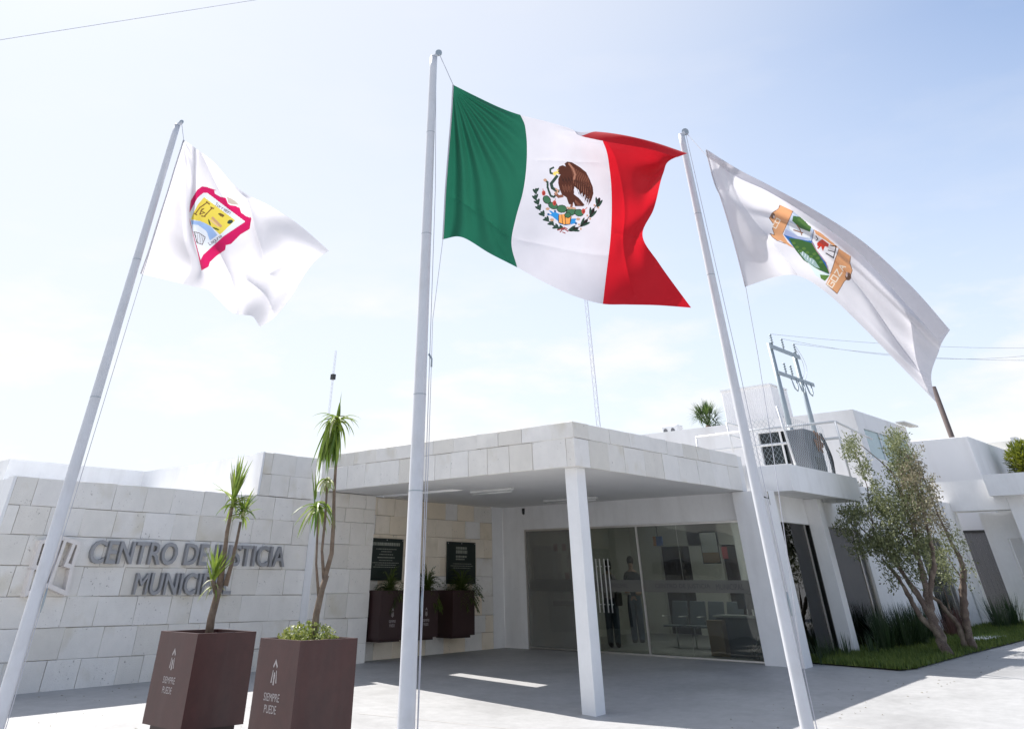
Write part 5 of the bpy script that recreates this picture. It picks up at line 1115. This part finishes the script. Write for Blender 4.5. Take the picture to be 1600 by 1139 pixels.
# ================================================================== PEOPLE AND THINGS BEHIND THE GLASS
def person(label, loc, joints, edges, radii, cols, hair, rot=0, sc=1.):
    """one continuous skinned body; cols(z, x) -> material index"""
    me = bpy.data.meshes.new('tmpb'); me.from_pydata(joints, edges, []); o = bpy.data.objects.new('tmpb', me); C.objects.link(o)
    md = o.modifiers.new('s', 'SKIN'); sk = me.skin_vertices[0].data
    for i, r_ in enumerate(radii): sk[i].radius = (r_, r_) if not isinstance(r_, tuple) else r_
    sk[0].use_root = True; sb = o.modifiers.new('d', 'SUBSURF'); sb.levels = 2; sb.render_levels = 2
    dg = bpy.context.evaluated_depsgraph_get(); dg.update(); m2 = bpy.data.meshes.new_from_object(o.evaluated_get(dg)); bpy.data.objects.remove(o)
    m2.name = 'person'; m2.materials.clear()
    for k in ('skin', 'shirt', 'trousers', 'shoe'): m2.materials.append(cols[k])
    for p in m2.polygons:
        c_ = p.center; p.use_smooth = True; p.material_index = cols['pick'](c_.x, c_.y, c_.z)
    b = bpy.data.objects.new('person', m2); C.objects.link(b); b.location = loc; b.rotation_euler = (0, 0, rot); b.scale = (sc,)*3; tag(b, label, 'person')
    hm = MB(); (hx, hy, hz) = hair[0]; hm.sphere((hx, hy, hz), hair[1], 14, sz=1.1)
    ho = hm.build('hair', M['hair'], None, True); ho.parent = b
    if hair[2]:
        fm = MB(); fy = hair[3]
        for sx in (-.033, .033): fm.sphere((hx+sx, fy, hz-.045), .009, 6)
        fm.tube([(hx-.022, fy+.004, hz-.115), (hx+.022, fy+.004, hz-.115)], .006, 5); f_ = fm.build('face_features', M['hair'], None, True); f_.parent = b
        fm = MB(); fm.sphere((hx, fy-.012, hz-.075), .014, 8, sz=1.6); f_ = fm.build('nose', M['skin'], None, True); f_.parent = b
    return b
J = [(0, 0, .95), (0, 0, 1.12), (0, 0, 1.32), (0, 0, 1.45), (0, -.01, 1.53), (0, -.02, 1.60), (0, -.02, 1.72), (.09, 0, .9), (.1, -.01, .5), (.1, .01, .1), (.1, -.12, .04), (-.09, 0, .9), (-.1, -.01, .5), (-.1, .01, .1), (-.1, -.12, .04),
     (.17, 0, 1.42), (.23, .01, 1.14), (.18, -.16, 1.02), (.08, -.24, 1.04), (-.17, 0, 1.42), (-.23, .01, 1.14), (-.18, -.16, 1.02), (-.08, -.24, 1.04)]
E_ = [(0, 1), (1, 2), (2, 3), (3, 4), (4, 5), (5, 6), (0, 7), (7, 8), (8, 9), (9, 10), (0, 11), (11, 12), (12, 13), (13, 14), (3, 15), (15, 16), (16, 17), (17, 18), (3, 19), (19, 20), (20, 21), (21, 22)]
RR = [(.15, .11), (.13, .1), (.16, .11), (.12, .09), .05, .075, .08, .135, .105, .085, .055, .135, .105, .085, .055, .08, .06, .045, .04, .065, .045, .035, .03]
def pick(x, y, z): return 0 if z > 1.49 or (z < 1.12 and y < -.12 and z > .9) else (1 if z > .98 else (2 if z > .1 else 3))
cd = dict(skin=M['skin'], shirt=M['shirt_dark'], trousers=M['jeans'], shoe=M['bagblk'], pick=pick)
fx = 23.4; q = onx(997, 990, fx)
face = math.atan2(-1, 0)+0
person('person in dark clothes standing behind the glass door holding a white paper', (fx, q[1], .335), J, E_, RR, cd, ((0, .0, 1.72), .1, True, -.115), rot=-math.pi/2+.5, sc=1.02)
m = MB(); m.box(fx-.34, fx-.33, q[1]-.12, q[1]+.12, 1.36, 1.39); tag(m.build('paper_sheet', M['paper']), 'white paper held by the dark clothed person', 'paper')
cd2 = dict(cd); cd2['shirt'] = M['shirt_light']
q2 = onx(960, 1000, 21.7)
person('person in a pale top with a black shoulder bag standing behind the door handles', (21.7, q2[1], .335), J, E_, RR, cd2, ((0, .0, 1.68), .115, True, -.12), rot=math.pi/2+.4, sc=.97)
t = thing('shoulder_bag', 'black shoulder bag hanging at the side of the pale topped person', 'bag', (21.6, q2[1]-.25, 1.2)); m = MB(); m.box(21.5, 21.75, q2[1]-.36, q2[1]-.26, 1.15, 1.42); m.build('bag_body', M['bagblk'], t, bevel=.03); m = MB(); m.tube([(21.6, q2[1]-.3, 1.42), (21.62, q2[1]-.12, 1.78)], .012, 6); m.build('strap', M['bagblk'], t)
# seated person behind second bay
JS = [(0, 0, .48), (0, .0, .65), (0, -.03, .85), (0, -.05, .97), (0, -.08, 1.04), (0, -.10, 1.11), (0, -.11, 1.22), (.09, -.1, .47), (.1, -.45, .47), (.1, -.45, .1), (.1, -.56, .04), (-.09, -.1, .47), (-.1, -.45, .47), (-.1, -.45, .1), (-.1, -.56, .04),
      (.17, -.05, .94), (.22, -.12, .7), (.15, -.32, .6), (.08, -.4, .6), (-.17, -.05, .94), (-.22, -.12, .7), (-.15, -.32, .6), (-.08, -.4, .6)]
def pick2(x, y, z): return 0 if z > 1.0 or y < -.5 and z > .5 else (1 if z > .56 else (2 if z > .1 else 3))
cd3 = dict(cd2); cd3['pick'] = pick2
q3 = ony(1283, 1000, 11.0); q3 = np.array([q3[0]-.0, 11.0])
person('black haired person in a pale shirt seated behind the second glazed bay', (21.9, 10.9, .335), JS, E_, RR, cd3, ((0, -.09, 1.23), .13, True, -.21), rot=-.9, sc=1.05)
def seat(x, y, z, rot, label):
    t = thing('waiting_seat', label, 'seat', (0, 0, 0), 'grey waiting room seats')
    m = MB(); m.box(-.24, .24, -.22, .24, .42, .46); m.build('seat_pan', M['seat'], t, bevel=.015)
    m = MB(); m.add([(-.24, .24, .46), (.24, .24, .46), (.23, .36, .92), (-.23, .36, .92), (-.24, .27, .46), (.24, .27, .46), (.23, .39, .92), (-.23, .39, .92)], [(0, 1, 2, 3), (7, 6, 5, 4), (0, 4, 5, 1), (1, 5, 6, 2), (2, 6, 7, 3), (3, 7, 4, 0)]); m.build('backrest', M['seat'], t, bevel=.015)
    m = MB()
    for sx in (-.25, .25): m.tube([(sx, -.2, .62), (sx, .2, .62), (sx, .2, .42)], .014, 6)
    m.build('armrest', M['chrome'], t, True)
    m = MB(); m.tube([(0, .02, .42), (0, .02, .02)], .02, 6); m.tube([(0, -.25, .02), (0, .3, .02)], .018, 6); m.build('leg', M['chrome'], t, True)
    t.location = (x, y, z); t.rotation_euler = (0, 0, rot); return t
s0 = None; cseat = onx(1047, 990, 22.6)
for k in range(4):
    y = cseat[1]-.2-.54*k; lab = 'grey waiting seat behind the glass, '+['first from the left', 'second from the left', 'third from the left', 'last on the right'][k]
    if s0 is None: s0 = seat(22.6, y, .335, -math.pi/2, lab)
    else: c = copy_tree(s0, (0, 0, 0)); c.location = (22.6, y, .335); c['label'] = lab
cc_ = seat(21.8, 10.95, .335, -.9, 'single grey seat under the seated person behind the second bay')
q = onx(1170, 985, 21.4)
t = thing('reception_desk', 'dark reception desk with a pale top behind the right glass pane', 'desk', (21.4, q[1], .335))
m = MB(); m.box(21.3, 21.9, q[1]-.75, q[1]+.75, .335, 1.0); m.build('desk_body', M['gate'], t, bevel=.01)
m = MB(); m.box(21.25, 21.95, q[1]-.8, q[1]+.8, 1.0, 1.04); m.build('desk_top', M['paper'], t, bevel=.005)
t = thing('desk_monitor', 'black computer monitor on the reception desk', 'monitor', (21.6, q[1], 1.04)); m = MB(); m.box(21.55, 21.58, q[1]-.3, q[1]+.25, 1.15, 1.5); m.build('screen', M['dark'], t); m = MB(); m.box(21.58, 21.64, q[1]-.05, q[1]+.03, 1.04, 1.3); m.build('stand', M['dark'], t)
q = onx(1190, 1015, 20.9); m = MB(); leaf_cloud(m, (20.9, q[1], .5), (.16, .3, .16), 90, .16, rng, 1.4)
tag(m.build('plastic_wrapping', M['frost']), 'crumpled clear plastic wrapping on the floor by the right glass pane', 'packaging')
q = onx(1125, 1010, 21.2); m = MB(); m.box(21.1, 21.4, q[1]-.2, q[1]+.2, .335, .95); tag(m.build('cardboard_box', M['tan'], None, bevel=.01), 'upright brown box on the lobby floor left of the reception desk', 'box')
q = ony(1197, 776, 9.38)
t = thing('wall_hook', 'small dark hook bracket on the white wall right of the right flagpole', 'hook', tuple(q)); m = MB(); m.tube([(q[0]-.06, 9.41, q[2]), (q[0]+.05, 9.35, q[2]-.03), (q[0]+.05, 9.35, q[2]+.1)], .014, 6); m.build('hook', M['dark'], t, True)
# boards inside
t = thing('notice_board', 'pale notice board with small red print behind the leftmost glass pane', 'notice board', (20.5, 15.9, 1.1))
box('board', M['white'], t, 20.52, 20.55, 15.25, 16.35, 1.25, 2.6); box('base_strip', M['dark'], t, 20.5, 20.56, 15.2, 16.38, 1.15, 1.24)
m = MB(); rg = random.Random(4)
for (y, z) in ((16.2, 2.35), (15.9, 2.35), (15.6, 2.35), (15.85, 1.75)): m.box(20.512, 20.519, y-.07, y+.07, z-.1, z+.05)
m.build('red_print', M['red'], t)
m = MB()
for k in range(26):
    z = 2.2-.036*k
    for y in (15.4, 15.75, 16.1): m.box(20.513, 20.519, y-.08, y+rg.uniform(.02, .1), z, z+.012)
m.build('text_lines', M['ink'], t)
t = thing('hanging_sign', 'small blue and orange sign hanging from the interior ceiling', 'sign', (22.5, 13.4, 2.7)); q = onx(1028, 845, 22.5)
box('blue_panel', M['blue'], t, 22.5, 22.52, q[1]-.14, q[1]+.06, q[2]-.1, q[2]+.1); box('orange_panel', M['orange'], t, 22.5, 22.52, q[1]+.062, q[1]+.16, q[2]-.1, q[2]+.1); box('hanger', M['dark'], t, 22.505, 22.515, q[1]-.01, q[1]+.01, q[2]+.1, 3.12)
q = onx(1108, 855, 22.3)
t = thing('framed_poster', 'tan and white framed poster beside the interior column', 'poster', (22.3, q[1], q[2]-.2)); box('frame', M['dark'], t, 22.3, 22.32, q[1]-.27, q[1]+.24, q[2]-.32, q[2]+.32); box('print', M['paper'], t, 22.29, 22.299, q[1]-.25, q[1]+.22, q[2]-.1, q[2]+.3); box('lower_print', M['tan'], t, 22.29, 22.299, q[1]-.25, q[1]+.22, q[2]-.3, q[2]-.102)
q = onx(1147, 863, 24.5)
t = thing('dark_wall_sign', 'dark sign with a red corner on the wall seen through the right glass pane', 'sign', (24.5, q[1], q[2])); box('panel', M['dark'], t, 24.5, 24.52, q[1]-.3, q[1]+.2, q[2]-.13, q[2]+.13); box('red_panel', M['red'], t, 24.5, 24.52, q[1]+.202, q[1]+.38, q[2]-.13, q[2]+.13)
# band lettering on glass
def band(txt, ya, yb):
    me = text_mesh(txt, 1, 0, 0); xs = [v.co.x for v in me.vertices]; ys_ = [v.co.y for v in me.vertices]
    put_mesh(me, 'band_lettering', M['ink'], bpy.data.objects['justice_building'], lambda a, b, c: (20.2315, ya+(yb-ya)*(a-min(xs))/(max(xs)-min(xs)), 1.495+.10*(b-min(ys_))/(max(ys_)-min(ys_))))
band('JUSTICIA MUNICIPAL', 14.95, 13.75)
band('CENTRO DE JUSTICIA', 12.95, 11.45); band('MUNICIPAL', 11.3, 10.6)

# ================================================================== STREET BEHIND THE CAMERA (seen only in the glass)
rng = random.Random(77)
for i, (x, y, s, lb) in enumerate(((34, -8, 3.0, 'opposite the third glazed bay'), (41, -9, 3.4, 'further along'), (27, -10, 3.2, 'nearest the flagpoles'), (5, 40, 4, 'left of the building, reflected in the doors'), (12, 44, 4.5, 'second reflected in the doors'))):
    t = thing('street_tree', 'dark street tree outside the picture, '+lb, 'tree', (x, y, 0), 'street trees outside the picture')
    m = MB(); m.tube([(x, y, 0), (x+.1, y, 1.6), (x, y, 3)], [.2, .16, .1], 8); m.build('trunk', M['bark'], t, True)
    m = MB()
    for k in range(7):
        leaf_cloud(m, (x+rng.uniform(-1.3, 1.3), y+rng.uniform(-1.3, 1.3), s+rng.uniform(-.6, 1.4)), (1.6, 1.6, 1.2), 800, .34, rng, 1.5)
    m.build('crown', M['foliage_far'], t)
